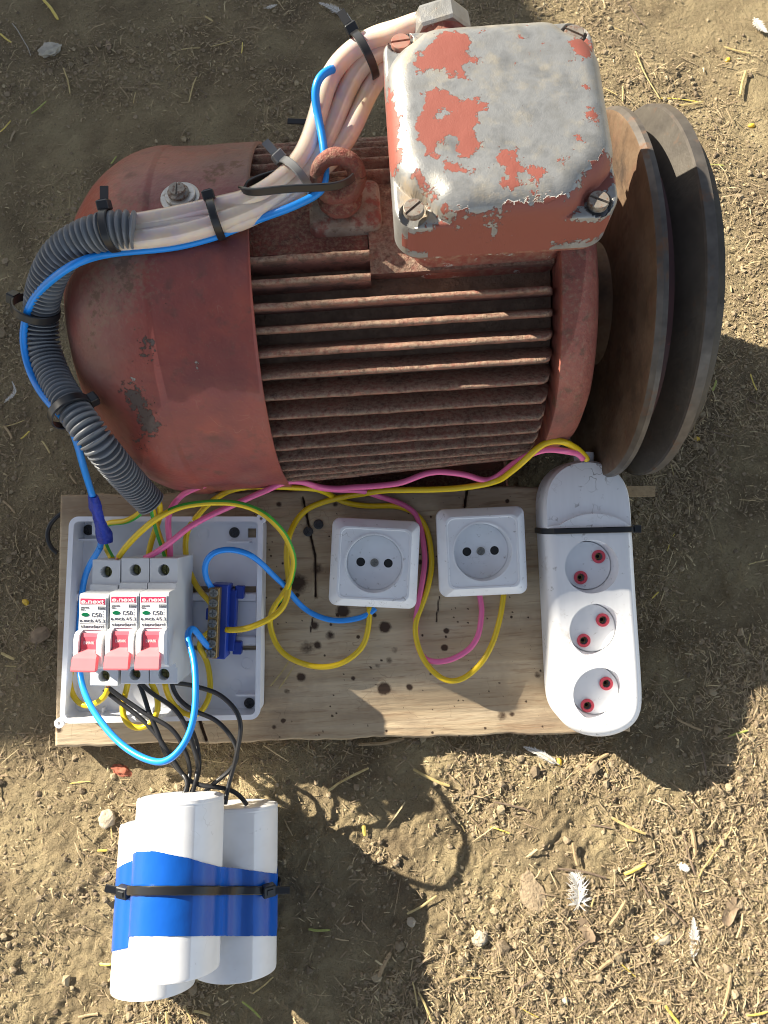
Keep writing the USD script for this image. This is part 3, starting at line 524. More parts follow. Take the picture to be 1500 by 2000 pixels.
for x, y, r, s in ((750, 1345, 13, 1), (752, 1225, 12, 1), (580, 1140, 22, .8), (545, 1180, 12, .7), (615, 1222, 9, .8), (872, 1232, 6, 1), (868, 1265, 7, 1), (800, 1342, 7, .9), (588, 1322, 9, .9), (690, 1325, 5, .8), (545, 985, 6, .8), (600, 1265, 18, .55), (645, 1240, 10, .7), (620, 1260, 9, .8), (980, 1398, 12, .6), (1000, 1395, 6, .7), (760, 1290, 8, .6), (1050, 1318, 8, .6), (670, 1193, 14, .9), (115, 1425, 8, .7), (535, 1420, 5, .8), (560, 1350, 7, .6), (770, 1270, 10, .45), (738, 1300, 7, .5), (620, 1110, 14, .6), (655, 985, 6, .7)):
    d_ = np.hypot(bx[:, 0] - x, (bx[:, 1] - y) * 1.05); stain = np.maximum(stain, s * np.clip(1.35 - .85 * d_ / r, 0, 1))
rs = np.random.default_rng(5)
for _ in range(115):
    x, y, r = rs.uniform(520, 1060), rs.uniform(970, 1440), rs.uniform(1.2, 3) * (1 + .8 * (rs.uniform() < .12)); d_ = np.hypot(bx[:, 0] - x, bx[:, 1] - y); stain = np.maximum(stain, .95 * np.clip(1.35 - .85 * d_ / r, 0, 1))
def crackline(pts, w, depth):
    global stain
    pts = np.asarray(pts, float); dm = np.full(len(bx), 1e9); ww = np.zeros(len(bx))
    for (x0, y0), (x1_, y1_) in zip(pts[:-1], pts[1:]):
        t = np.clip(((bx[:, 0] - x0) * (x1_ - x0) + (bx[:, 1] - y0) * (y1_ - y0)) / ((x1_ - x0)**2 + (y1_ - y0)**2), 0, 1)
        dm = np.minimum(dm, np.hypot(bx[:, 0] - x0 - t * (x1_ - x0), bx[:, 1] - y0 - t * (y1_ - y0)))
    m_ = np.clip(1.5 - dm / w, 0, 1); stain = np.maximum(stain, m_); P3[..., 2] -= (m_ * depth).reshape(nu, nv)
crackline([(591, 972), (597, 1000), (606, 1045), (615, 1085), (616, 1165)], 2.2, .004)
crackline([(913, 955), (908, 990)], 2.6, .004); crackline([(858, 1165), (852, 1215)], 1.5, .001)
crackline([(388, 1405), (402, 1447)], 3.2, .003); crackline([(612, 1200), (606, 1235)], 1.4, .001)
V = bw(P3.reshape(-1, 3)); idx = np.arange(nu * nv).reshape(nu, nv); q = np.stack([idx[:-1, :-1], idx[:-1, 1:], idx[1:, 1:], idx[1:, :-1]], -1).reshape(-1, 4); FF = [np.vstack([q[:, [0, 1, 2]], q[:, [0, 2, 3]]])]
bd = np.concatenate([idx[:, 0], idx[-1, 1:], idx[::-1, -1][1:], idx[0, ::-1][1:-1]])[::-1]; nb = len(bd); rows = [V]; prev = bd; cnt = len(V); jn = np.roll(np.arange(nb), -1)
for zz in (-.004, -.010, -.018):
    w_ = P3.reshape(-1, 3)[bd].copy(); w_[:, 2] = zz; w_[:, :2] += (fbm(w_ * 160, 2, 3)[:, None] - .5) * .0012; rows.append(bw(w_)); cur = cnt + np.arange(nb); cnt += nb
    FF.append(np.vstack([np.stack([prev, cur, cur[jn]], 1), np.stack([prev, cur[jn], prev[jn]], 1)])); prev = cur
st_all = np.concatenate([stain, np.zeros(3 * nb)])
plank = thing('wooden_plank', 'rough weathered wooden plank carrying the sockets, leaning in front of the motor', 'plank', bw([-.03, -.16, -.018]))
part(plank, 'board', (np.vstack(rows), np.vstack(FF)), M['wood'], pv={'stain': st_all})
def cross_screw(par, px, py, h, r=.0036, ang=0.0, mat='black_screw', name='screw'):
    hd = diff(loft([(circ(r * .7, 24), -.001), (circ(r, 24), .0004), (circ(r * .96, 24), .0009), (circ(r * .7, 24), .0013)]), [boxm(r * 1.25, r * .26, .0016, (0, 0, .0012)), boxm(r * .26, r * 1.25, .0016, (0, 0, .0012))])
    c, s = math.cos(ang), math.sin(ang)
    return part(par, name, xf(hd, lambda v: bw(np.column_stack([v[:, 0]*c - v[:, 1]*s, v[:, 0]*s + v[:, 1]*c, v[:, 2]]) + loc(px, py, h))), M[mat], 25)
cross_screw(plank, 622, 1024, .0006, ang=.3); cross_screw(plank, 602, 1038, .0006, ang=.9)
chip_ = thing('wood_offcut', 'small pale wood offcut poking out behind the top of the power strip', 'wood offcut', D(1235, 960, .545))
part(chip_, 'sliver', xf(boxm(.030, .008, .012, (0, 0, 0)), lambda v: D(1235, 960, .545) + v @ CR.T), M['tan_straw'])

# ------------------------------------------------------------------ the open distribution box
def L(m): return xf(m, bw)
box = thing('junction_box', 'open white plastic junction box base screwed to the left of the plank', 'junction box', bw(loc(315, 1210, 0)))
oc = np.array([loc(139, 1011, .021), loc(512, 1011, .021), loc(506, 1402, .021), loc(120, 1410, .021)])[:, :2]
ic = Polygon(oc)
def inset(p, d): return np.array(p.buffer(-d, join_style=1, quad_segs=5).exterior.coords)[:-1]
def rounded(p, r): return p.buffer(-r, join_style=2).buffer(r, quad_segs=6)
outer = rounded(ic, .006); floor_poly = outer.buffer(-.0006)
def hw(px0, py0, px1, py1, h=.003): a, b = loc(px0, py0, h), loc(px1, py1, h); return sbox(min(a[0], b[0]), min(a[1], b[1]), max(a[0], b[0]), max(a[1], b[1]))
slots = [hw(356, 1145, 500, 1158), hw(356, 1261, 500, 1270), hw(484, 1032, 500, 1050)]
fp = floor_poly
for s_ in slots: fp = fp.difference(s_)
fl_ = trimesh.creation.extrude_polygon(fp, .0022, engine='earcut'); fl_.apply_translation([0, 0, .0008]); part(box, 'floor', L(fl_), M['tray'])
def off(d): 
    e = outer.buffer(d); return e
wall = trimesh.creation.extrude_polygon(outer.difference(outer.buffer(-.0019)), .0198, engine='earcut'); wall.apply_translation([0, 0, .0012]); part(box, 'wall', L(wall), M['tray'])
lip = trimesh.creation.extrude_polygon(outer.buffer(.0008).difference(outer.buffer(-.0026)), .002, engine='earcut'); lip.apply_translation([0, 0, .0204]); part(box, 'rim', L(lip), M['tray'])
for px, py in ((511, 1013), (118, 1411)):
    e = loc(px, py, .02); part(box, 'lug', L(cat([ring(.0011, .0033, .0035, (e[0], e[1], .0190))])), M['tray'])
for px, py, r in ((398, 1043, .0042), (495, 1072, .0042), (493, 1114, .0042), (468, 1207, .0045), (482, 1296, .0042), (460, 1338, .0044), (272, 1040, .0042), (486, 1240, .004), (320, 1370, .004)):
    e = loc(px, py, .003); part(box, 'knockout', L(ring(r - .0005, r, .0004, (e[0], e[1], .0029))), M['tray'])
for y0, y1 in ((1159, 1173), (1243, 1258)):
    a, b = loc(140, y1, .009), loc(501, y0, .009); part(box, 'mounting_rail', L(rbox(b[0] - a[0], b[1] - a[1], .0075, ((a[0] + b[0]) / 2, (a[1] + b[1]) / 2, .0029), .0012, .0006)), M['tray'])
a, b = loc(140, 1243, .004), loc(501, 1173, .004); part(box, 'rail_bed', L(rbox(b[0] - a[0], b[1] - a[1] - .0008, .0022, ((a[0] + b[0]) / 2, (a[1] + b[1]) / 2, .0029), .0008, .0004)), M['tray'])
for px, py, sx, sy in ((180, 1030, 1, -1), (470, 1035, -1, -1), (487, 1375, -1, 1)):
    e = loc(px, py, .003)
    part(box, 'corner_rib', L(cat([boxm(.016, .0013, .010, (e[0], e[1] + sy * .0085, .0078))])), M['tray'])
e = loc(186, 1033, .012); part(box, 'catch', L(boxm(.0022, .009, .012, (e[0], e[1], .009))), M['tray'])
cross_screw(box, 458, 1040, .003, .0038, .2); cross_screw(box, 487, 1373, .003, .0038, .7); cross_screw(box, 173, 1035, .003, .0038, .4)
for px in (205, 300, 390): e = loc(px, 1388, .005); part(box, 'rib', L(boxm(.0011, .006, .007, (e[0], e[1], .006))), M['tray'])

# ------------------------------------------------------------------ three circuit breakers
BW = .0184
bx0 = -.1905; by0 = loc(0, 1090, .048)[1]; by1 = loc(0, 1336, .048)[1]
def breaker(i, label):
    cx = bx0 + (i + .5) * (BW + .0003); rot = (-.022, -.004, 0)[i]
    y = lambda t: by0 + (by1 - by0) * t                            # 0 top .. 1 bottom
    prof = [(y(0), .010), (y(0), .0475), (y(.004), .048), (y(.19), .048), (y(.195), .0515), (y(.238), .0518), (y(.245), .0660), (y(.255), .0672), (y(.53), .0676), (y(.80), .0676), (y(.815), .0664), (y(.82), .0518), (y(.862), .0515), (y(.866), .048), (y(.995), .048), (y(1), .0475), (y(1), .010)]
    cyy = (by0 + by1) / 2; c, s = math.cos(rot), math.sin(rot); dx, dy = ((-.0008, -.0012), (0, 0), (0, 0))[i]
    def place(v): v = np.asarray(v, float); return bw(np.column_stack([cx + dx + v[:, 0]*c - (v[:, 1] - cyy)*s, cyy + dy + v[:, 0]*s + (v[:, 1] - cyy)*c, v[:, 2]]))
    t = thing('circuit_breaker', label, 'circuit breaker', place([[0, cyy, .003]])[0], 'breakers in the junction box')
    body = trimesh.creation.extrude_polygon(Polygon(prof), BW - .0004, engine='earcut')
    v = np.asarray(body.vertices); body = trimesh.Trimesh(np.column_stack([v[:, 2] - (BW - .0004) / 2, v[:, 0], v[:, 1]]), np.asarray(body.faces), process=True)
    body.fix_normals()
    holes = [(0, y(.095)), (0, y(.925))]
    cut = [trimesh.creation.cylinder(radius=.0038, height=.02, sections=32, transform=trimesh.transformations.translation_matrix([hx, hy, .048])) for hx, hy in holes]
    win = boxm(.0105, abs(y(.80) - y(.545)), .012, (-.0006, y(.6725), .0665))
    part(t, 'body', xf(diff(body, cut + [win]), place), M['breaker'], 25)
    for hx, hy in holes:
        sc = diff(loft([(circ(.0034, 24), .0385), (circ(.0034, 24), .0412), (circ(.0030, 24), .0418)]), [boxm(.0060, .0009, .002, (0, 0, .0415)), boxm(.0009, .0060, .002, (0, 0, .0415))])
        part(t, 'terminal_screw', xf(sc, lambda v: place(v + [hx, hy, 0])), M['gold'])
        part(t, 'screw_shade', xf(disc(.0037, .0002, (hx, hy, .0381)), place), M['hole'])
    lab = part(t, 'label', xf(rbox(.0166, abs(y(.515) - y(.262)), .0003, (-.0003, y(.3885), .0680), .0006, .0001), place), M['breaker_label'])
    def tx(txt, h, x, yy, mat, name, depth=.0002, z=.0684, w=None, bold=False):
        m_ = meshkit.text_mesh(txt, h, depth, bold); v = np.array(m_.vertices)
        if w: v[:, 0] *= w / (v[:, 0].max() - v[:, 0].min())
        v[:, 0] -= v[:, 0].min(); part(lab, name, xf((v, m_.faces), lambda q: place(q + [x, yy, z])), M[mat], False)
    part(lab, 'red_bar', xf(boxm(.0152, .0037, .0003, (-.0003, y(.300), .0684)), place), M['bar_red'])
    tx('e.next', .0021, -.0072, y(.312), 'print_white', 'brand_print', w=.0140, z=.06855, bold=True)
    part(lab, 'bar_print', xf(boxm(.0140, .00028, .0003, (-.0003, y(.319), .0685)), place), M['print_white'])
    tx('230/400В', .0009, -.0078, y(.352), 'ink', 'rating_print', w=.0052); tx('50Гц', .0009, -.0078, y(.368), 'ink', 'rating_print', w=.0028)
    tx('6000', .0010, .0037, y(.354), 'ink', 'capacity_print', w=.0032); part(lab, 'capacity_frame', xf(cat([boxm(.0042, .0002, .0003, (.0053, y(.354) + e_, .0684)) for e_ in (-.0004, .0014)] + [boxm(.0002, .0018, .0003, (.0053 + e_, y(.354) + .0005, .0684)) for e_ in (-.0021, .0021)]), place), M['ink'])
    tx('C50', .0025, -.0007, y(.416), 'ink', 'current_print', w=.0060)
    part(lab, 'indicator', xf(loft([(circ(.0024, 24) * [1, .5], .0681), (circ(.0024, 24) * [1, .5], .0686)]), lambda v: place(v + [-.0047, y(.400), 0])), M['indicator'])
    for k in range(3): part(lab, 'circuit_print', xf(boxm(.0002, .0010, .0002, (.0063, y(.375) - k * .0016, .0684)), place), M['ink'])
    tx('e.mcb.45.1', .0019, -.0082, y(.456), 'ink', 'model_print', w=.0158); part(lab, 'print_line', xf(boxm(.0160, .00022, .0003, (-.0003, y(.468), .0684)), place), M['ink'])
    tx('standard', .0019, -.0076, y(.500), 'ink', 'series_print', w=.0146)
    for sx in (-1, 1):                                             # cheeks on both sides of the toggle
        pr = [(y(.52), .0675), (y(.525), .0715), (y(.545), .0738), (y(.60), .0752), (y(.68), .0752), (y(.74), .0742), (y(.785), .072), (y(.80), .0675)]
        ck = trimesh.creation.extrude_polygon(Polygon(pr), .0030, engine='earcut'); v = np.asarray(ck.vertices)
        part(t, 'cheek', xf((np.column_stack([v[:, 2] - .0015 + sx * .0071 - .0004, v[:, 0], v[:, 1]]), np.asarray(ck.faces)), place), M['breaker_label'], 20)
    pr = [(y(.56), .0625), (y(.535), .0705), (y(.56), .0722), (y(.655), .0728), (y(.66), .062)]
    tg = trimesh.creation.extrude_polygon(Polygon(pr), .0100, engine='earcut'); v = np.asarray(tg.vertices)
    togg = part(t, 'toggle', xf((np.column_stack([v[:, 2] - .005 - .0004, v[:, 0], v[:, 1]]), np.asarray(tg.faces)), place), M['pink_dark'], 20)
    wl = [(.0088, y(.650), .0725, y(.640), .066), (.0096, y(.670), .0745, y(.692), .0675), (.0140, y(.688), .0778, y(.704), .0732), (.0146, y(.705), .0795, y(.714), .0750), (.0148, y(.79), .0812, y(.79), .0765), (.0146, y(.803), .0808, y(.800), .0768)]
    rings = [np.array([(-w/2, ya, za), (w/2, ya, za), (w/2, yb, zb), (-w/2, yb, zb)]) for w, ya, za, yb, zb in wl]
    lv = loft(rings); part(togg, 'lever', xf(lv, lambda v: place(v - [.0004, 0, 0])), M['pink'], 25)
    tx2 = meshkit.text_mesh('ВИМК', .0017, .0002); v = np.array(tx2.vertices); v[:, 0] *= .0066 / v[:, 0].max()
    sl = (.0728 - .0722) / (y(.655) - y(.56)); part(togg, 'off_print', xf((v, tx2.faces), lambda q: place(np.column_stack([q[:, 0] - .0037, q[:, 1] + y(.615), .0722 + sl * (q[:, 1] + y(.615) - y(.56)) + q[:, 2] + .00006]))), M['print_white'], False)
for i, l in enumerate(('grey circuit breaker with pink toggle at the left end of the row of three', 'grey circuit breaker with pink toggle, between the two other breakers in the box', 'grey circuit breaker with pink toggle, the one nearest the blue terminal block')): breaker(i, l)

# ------------------------------------------------------------------ neutral terminal block
tbk = thing('terminal_block', 'blue plastic terminal block with a brass bar of seven screws in the junction box', 'terminal block', bw(loc(434, 1210, .01)))
ta, tb_ = loc(430, 1140, .02), loc(424, 1284, .02); tdir = (ta - tb_) / np.linalg.norm(ta - tb_); tl = np.linalg.norm(ta - tb_); tside = np.array([tdir[1], -tdir[0], 0])
def tplace(v): v = np.asarray(v, float); m_ = (ta + tb_) / 2; return bw(np.column_stack([m_[0] + v[:, 0]*tside[0] + v[:, 1]*tdir[0], m_[1] + v[:, 0]*tside[1] + v[:, 1]*tdir[1], v[:, 2]]))
part(tbk, 'holder', xf(cat([rbox(.0125, tl, .016, (.0005, 0, .0095), .001), rbox(.0050, tl * .84, .008, (.0085, 0, .0095), .0006), rbox(.006, .009, .006, (.0125, tl/2 - .006, .0095), .0008), rbox(.006, .009, .006, (.0125, -tl/2 + .006, .0095), .0008), rbox(.004, .008, .010, (-.0072, .004, .0095), .0006)]), tplace), M['block_blue'])
bar = part(tbk, 'brass_bar', xf(rbox(.0072, tl * .94, .0065, (-.0012, 0, .0255), .0006), tplace), M['brass'])
for k in range(7):
    yy = (.5 - (k + .55) / 7.1) * tl * .95
    hd = diff(loft([(circ(.0029, 24), .0320), (circ(.0029, 24), .0336), (circ(.0026, 24), .0340)]), [boxm(.0042, .0008, .0014, (0, 0, .0338)), boxm(.0008, .0042, .0014, (0, 0, .0338))])
    part(tbk, 'terminal_screw', xf(hd, lambda v: tplace(v + [-.0012, yy, 0])), M['steel_dull'])

# ------------------------------------------------------------------ wall sockets on the plank
def socket(label, px, py, half, ang, other):
    c0 = loc(px, py, .028); t = thing('wall_socket', label, 'socket', bw([c0[0], c0[1], 0]), 'white sockets on the plank'); ca, sa = math.cos(ang), math.sin(ang)
    def pl(v): v = np.asarray(v, float); return bw(np.column_stack([c0[0] + v[:, 0]*ca - v[:, 1]*sa, c0[1] + v[:, 0]*sa + v[:, 1]*ca, v[:, 2]]))
    h = half * 2
    part(t, 'back_box', xf(loft([(rrect(h - .003, h - .003, .005), .0004), (rrect(h - .002, h - .002, .005), .0165)]), pl), M['white'], 25)
    cov = loft([(rrect(h, h, .0055), .0168), (rrect(h, h, .0055), .0225), (rrect(h - .001, h - .001, .0055), .0238), (rrect(h - .0100, h - .0100, .0050), .0287), (rrect(h - .0112, h - .0112, .005), .0292), (rrect(h - .0135, h - .0135, .0048), .0292), (rrect(h - .0142, h - .0142, .0046), .0286)])
    rc = .0198
    well = loft([(circ(rc - .0008, 48), .0160), (circ(rc, 48), .031)]); cyl = tm(well)
    part(t, 'cover', xf(diff(cov, [cyl]), pl), M['white'], 25)
    part(t, 'collar', xf(ring(rc, rc + .0010, .0009, (0, 0, .0283), 48), pl), M['white'], 25)
    ins = tm(loft([(circ(rc - .0009, 48), .0150), (circ(rc - .0009, 48), .01735)]))
    hs = [trimesh.creation.cylinder(radius=.0031, height=.01, sections=24, transform=trimesh.transformations.translation_matrix([sx * .0096, 0, .0165])) for sx in (-1, 1)]
    fc = part(t, 'insert', xf(diff(ins, hs), pl), M['white'], 25)
    for sx in (-1, 1): part(fc, 'pin_hole', xf(disc(.0032, .0002, (sx * .0096, 0, .01655)), pl), M['hole'])
    hd = diff(loft([(circ(.0029, 24), .0172), (circ(.0029, 24), .0181), (circ(.0022, 24), .0186)]), [boxm(.0040, .0008, .0012, (0, 0, .0184)), boxm(.0008, .0040, .0012, (0, 0, .0184))])
    part(fc, 'screw', xf(hd, pl), M['steel_dull'])
    for k in range(3): part(fc, 'embossing', xf(boxm(.0085 - .002 * k, .0009, .0003, (0, -.0075 - .0017 * k, .01745)), pl), M['white'])
    return c0
socket('square white wall socket on the plank beside the dark crack and two black screws', 731, 1101, .0302, -.05, 0)
socket('square white wall socket on the plank beside the power strip', 943, 1078, .0302, .045, 1)

# ------------------------------------------------------------------ power strip
strip = thing('power_strip', 'long white power strip with three wells of red ringed holes, right of the sockets', 'power strip', bw(loc(1155, 1170, 0)))
HS = .034
ol = [(1120, 897), (1160, 897), (1190, 908), (1216, 930), (1228, 955), (1232, 1020), (1240, 1160), (1251, 1320), (1254, 1392), (1240, 1416), (1205, 1435), (1165, 1441), (1130, 1434), (1100, 1418), (1079, 1388), (1072, 1240), (1065, 1100), (1058, 980), (1062, 945), (1084, 914)]
olp = Polygon([loc(x, y, HS - .008)[:2] for x, y in ol]); olp = olp.buffer(-.014).buffer(.028, quad_segs=16).buffer(-.014, quad_segs=16)
def resample(p, n=140):
    ex = p.exterior; st = np.array([ex.interpolate(i / n, normalized=True).coords[0] for i in range(n)])
    if not ex.is_ccw: st = st[::-1]
    k = np.argmin(np.hypot(st[:, 0] - olp.centroid.x - .2, st[:, 1] - olp.centroid.y)); return np.roll(st, -k, 0)
base = resample(olp)
from scipy.ndimage import gaussian_filter1d
base = gaussian_filter1d(base, 2.2, axis=0, mode='wrap')
def shrink(d):
    n_ = np.roll(base, -1, 0) - np.roll(base, 1, 0); n_ = np.column_stack([-n_[:, 1], n_[:, 0]]); n_ /= np.linalg.norm(n_, axis=1, keepdims=True); return base + n_ * d
ytop = loc(0, 1003, HS)[1]; cxs = olp.centroid.x
def zz_(p, z): return np.column_stack([p, np.full(len(p), z)])
rings = [zz_(shrink(.0012), .0006), zz_(shrink(0), .004), zz_(shrink(0), .026), zz_(shrink(.0006), .0285), zz_(shrink(.002), .0312), zz_(shrink(.0042), .0332), zz_(shrink(.0070), HS)]
wells = [(1156, 1107, (1169, 1087), (1134, 1128)), (1165, 1232, (1177, 1211), (1140, 1251)), (1172, 1357, (1184, 1335), (1147, 1378))]
wm = []; wc = []
for x, y, _, _ in wells:
    c = loc(x, y, HS); wc.append(c); m_ = tm(loft([(circ(.0165, 56), HS - .0165), (circ(.0184, 56), HS + .003)])); m_.apply_translation([c[0], c[1], 0]); wm.append(m_)
sb = loft(rings); body = tm(sb)
flat_in = shrink(.0070); 
ar = [(cxs + x_, ytop - 14 * x_**2) for x_ in np.linspace(-.0235, .0235, 25)]
cutp = Polygon(ar + [(cxs + .05, ytop - .012), (cxs + .05, ytop + .08), (cxs - .05, ytop + .08), (cxs - .05, ytop - .012)])
cut_ = trimesh.creation.extrude_polygon(cutp, .02, engine='earcut'); cut_.apply_translation([0, 0, HS - .0030])
sbm = diff(body, wm + [cut_])
vdirt = np.asarray(sbm.vertices); 
part(strip, 'body', xf(sbm, bw), M['white_dirty'], 30)
for (x, y, p1, p2), c in zip(wells, wc):
    fm = tm(loft([(circ(.0163, 56), HS - .0135), (circ(.0163, 56), HS - .0124)])); fm.apply_translation([c[0], c[1], 0])
    pins = [loc(q[0], q[1], HS - .012) for q in (p1, p2)]
    hs = [trimesh.creation.cylinder(radius=.0036, height=.01, sections=24, transform=trimesh.transformations.translation_matrix([q[0], q[1], HS - .012])) for q in pins]
    w_ = part(strip, 'well_floor', xf(diff(fm, hs), bw), M['white'], 25)
    for q in pins:
        part(w_, 'pin_ring', xf(ring(.0027, .0046, .0011, (q[0], q[1], HS - .0125), 28), bw), M['pin_red'], 25)
        part(w_, 'contact', xf(ring(.0013, .0022, .0006, (q[0], q[1], HS - .0150), 20), bw), M['brass'], 25)
        part(w_, 'pin_hole', xf(disc(.0027, .0002, (q[0], q[1], HS - .0162)), bw), M['hole'])
e = loc(1140, 893, .018); part(strip, 'cable_entry', xf(loft([(circ(.0066, 28), -.004), (circ(.0070, 28), .0012), (circ(.0066, 28), .0032), (circ(.0040, 28), .0034)]), lambda v: bw(np.column_stack([v[:, 0], v[:, 2], -v[:, 1]]) + e)), M['white'], 25)

# ------------------------------------------------------------------ wires
def wire(name, label, pts, r, mat, cat_='wire', group=None, stripe=None, bare=(0, 0), n=10):
    P = spline(pts); e_ = np.minimum(1, np.minimum(np.arange(len(P)), np.arange(len(P))[::-1]) / 6)[:, None]
    P = P + e_ * .0009 * (np.stack([meshkit.noise(P * 70 + k * 9.3, 41 + k) for k in range(3)], 1) - .5); lo = P[:, 2].argmin(); t = thing(name, label, cat_, P[lo], group)
    part(t, 'insulation', tube(P, r, n), M[mat], True)
    if stripe is not None:
        w0, w1, ph = stripe
        P_ = P[int(stripe[0] * len(P)):int(stripe[1] * len(P))]; part(t, 'green_stripe', tube(P_, r * 1.04, 7, ph - .75, ph + .75, up=CR[:, 2]), M['wire_green'], True)
    for e_, on in zip((0, -1), bare):
        if on:
            d_ = P[0] - P[2] if e_ == 0 else P[-1] - P[-3]; d_ = d_ / np.linalg.norm(d_)
            part(t, 'copper_end', tube(np.stack([P[e_] - d_ * .002, P[e_] + d_ * on]), r * .62, 8), M['copper'], True)
    return t
def bp(*a): return [B(x, y, h + .020 * np.clip((972 - y) / 22, 0, 1) * (x > 335) + .030 * np.clip((x - 965) / 60, 0, 1) * np.clip((1150 - x) / 40, 0, 1) * (y < 945)) for x, y, h in a]
R0 = .0020
# blue main wire from the cable bundle round the conduit to the tape, then behind the breakers and out in a big loop
blue = spline([Z(650, 135, .262), Z(628, 148, .264), Z(617, 172, .262), Z(619, 215, .256), Z(628, 262, .252), Z(634, 305, .249), Z(635, 345, .245), Z(626, 372, .243), Z(600, 390, .242), Z(560, 408, .241),
    RR(500, 430, .1155), RR(440, 455, .1140), RR(400, 468, .1130), RR(340, 482, .1128), RR(262, 490, .1140), RR(205, 497, .1135), D(152, 513, .3685), D(100, 547, .3795), D(64, 587, .394), D(47, 640, .405), D(50, 695, .411), D(70, 750, .410), D(110, 802, .399), D(137, 834, .402), D(160, 900, .425), D(178, 960, .458), D(190, 1005, .47), D(197, 1050, .482), D(196, 1068, .486)])
blue2 = spline(bp((196, 1068, .034), (182, 1092, .024), (169, 1118, .016), (160, 1160, .010), (155, 1220, .009), (153, 1270, .012), (158, 1325, .020), (173, 1370, .036), (203, 1417, .056), (247, 1461, .074), (293, 1485, .084), (328, 1484, .090), (359, 1453, .090), (378, 1402, .086), (382, 1335, .078), (376, 1278, .068), (367, 1244, .060), (374, 1228, .052), (388, 1240, .042), (402, 1258, .034), (416, 1268, .0285)))
t = thing('blue_wire', 'long bright blue wire along the conduit, wrapped in dark blue tape, looping below the breakers', 'wire', blue2[-1])
part(t, 'insulation', tube(blue, .0021, 10), M['wire_blue'], True); part(t, 'insulation', tube(blue2, .0021, 10), M['wire_blue'], True)
tp = spline([D(182, 968, .461), D(190, 1002, .469), D(199, 1030, .477), D(206, 1058, .483)], .0012)
tr = .0040 + .0012 * np.sin(np.linspace(0, 9, len(tp))) * .4 + .0010 * np.clip(np.linspace(-1, 1.3, len(tp)), -.6, 1)
tv, tf = tube(tp, tr, 16, flat=.8); tv = tv + (fbm(tv * 240, 3, 2)[:, None] - .5) * .0022
part(t, 'tape_wrap', (tv, tf), M['tape_blue'], 40)
wire('blue_wire', 'short blue wire arching from the terminal block to the left socket', bp((415, 1150, .0285), (403, 1130, .034), (400, 1107, .040), (413, 1083, .044), (440, 1073, .044), (467, 1075, .042), (493, 1087, .038), (523, 1113, .030), (557, 1147, .020), (585, 1180, .012), (620, 1203, .007), (660, 1212, .004), (700, 1208, .003), (733, 1188, .003)), R0, 'wire_blue')
wire('pink_wire', 'pink wire from the third breaker along the plank edge to the power strip', bp((332, 1092, .030), (330, 1050, .036), (329, 1017, .040), (335, 993, .040), (350, 973, .036), (373, 957, .032), (400, 948, .028), (450, 942, .024), (500, 931, .022), (540, 930, .020), (590, 942, .014), (650, 954, .010), (700, 951, .010), (780, 943, .014), (833, 925, .018), (876, 922, .018), (915, 930, .015), (951, 938, .012), (977, 926, .012), (1020, 895, .016), (1045, 884, .020), (1068, 879, .022), (1100, 880, .022), (1128, 886, .020), (1138, 896, .018)), R0, 'wire_pink')
wire('pink_wire', 'pink wire from the middle breaker between the sockets to the right socket', bp((283, 1090, .040), (327, 1063, .044), (380, 1023, .044), (440, 993, .040), (490, 970, .034), (530, 953, .027), (560, 941, .022), (600, 945, .016), (640, 955, .008), (700, 958, .006), (735, 967, .006), (772, 979, .005), (807, 999, .004), (821, 1028, .0035), (829, 1083, .0025), (825, 1132, .0025), (815, 1190, .003), (814, 1250, .006), (829, 1285, .010), (856, 1293, .013), (895, 1282, .014), (925, 1258, .012), (940, 1216, .007), (936, 1160, .004)), R0, 'wire_pink')
wire('yellow_wire', 'yellow wire from the terminal block looping right of the pink one to the right socket', bp((418, 1188, .0285), (405, 1170, .026), (388, 1150, .016), (370, 1113, .010), (363, 1073, .010), (365, 1040, .014), (380, 1013, .021), (400, 990, .027), (423, 972, .027), (450, 958, .022), (490, 951, .016), (540, 951, .010), (590, 953, .006), (624, 957, .004), (658, 974, .003), (688, 984, .0028), (733, 988, .0028), (777, 989, .003), (812, 1004, .003), (834, 1038, .003), (842, 1083, .0025), (839, 1132, .0025), (822, 1186, .003), (812, 1226, .006), (818, 1265, .010), (836, 1300, .013), (866, 1327, .015), (895, 1328, .016), (925, 1310, .015), (955, 1270, .012), (974, 1216, .007), (984, 1160, .004)), R0, 'wire_yellow')
wire('yellow_wire', 'yellow wire from the terminal block up over the board to the power strip', bp((442, 1230, .027), (473, 1228, .030), (513, 1215, .030), (547, 1193, .026), (561, 1165, .022), (563, 1120, .020), (560, 1075, .018), (566, 1042, .014), (579, 1016, .008), (602, 993, .006), (649, 976, .006), (708, 964, .007), (782, 957, .009), (856, 955, .011), (915, 951, .012), (965, 941, .014), (994, 925, .016), (1020, 903, .019), (1045, 880, .022), (1070, 865, .024), (1095, 862, .025), (1120, 872, .023), (1138, 886, .020), (1146, 897, .018)), .0021, 'wire_yellow')
wire('earth_wire', 'yellow and green wire arching from the left breaker to the left socket', bp((232, 1088, .042), (253, 1060, .046), (287, 1027, .052), (333, 998, .056), (380, 985, .058), (433, 982, .058), (473, 987, .056), (513, 1003, .052), (547, 1033, .046), (567, 1067, .040), (573, 1100, .034), (566, 1135, .026), (550, 1165, .016), (533, 1190, .009), (527, 1216, .006), (533, 1246, .006), (552, 1274, .008), (590, 1295, .010), (634, 1302, .011), (673, 1292, .010), (703, 1268, .008), (718, 1236, .005), (721, 1186, .003)), R0, 'wire_yellow', stripe=(.16, .60, -.9), bare=(.004, 0))
wire('earth_wire', 'short yellow and green wire crossing from the conduit mouth to the third breaker', bp((296, 985, .045), (303, 1020, .038), (313, 1053, .034), (326, 1092, .030)), R0, 'wire_yellow', stripe=(0, 1, .2))
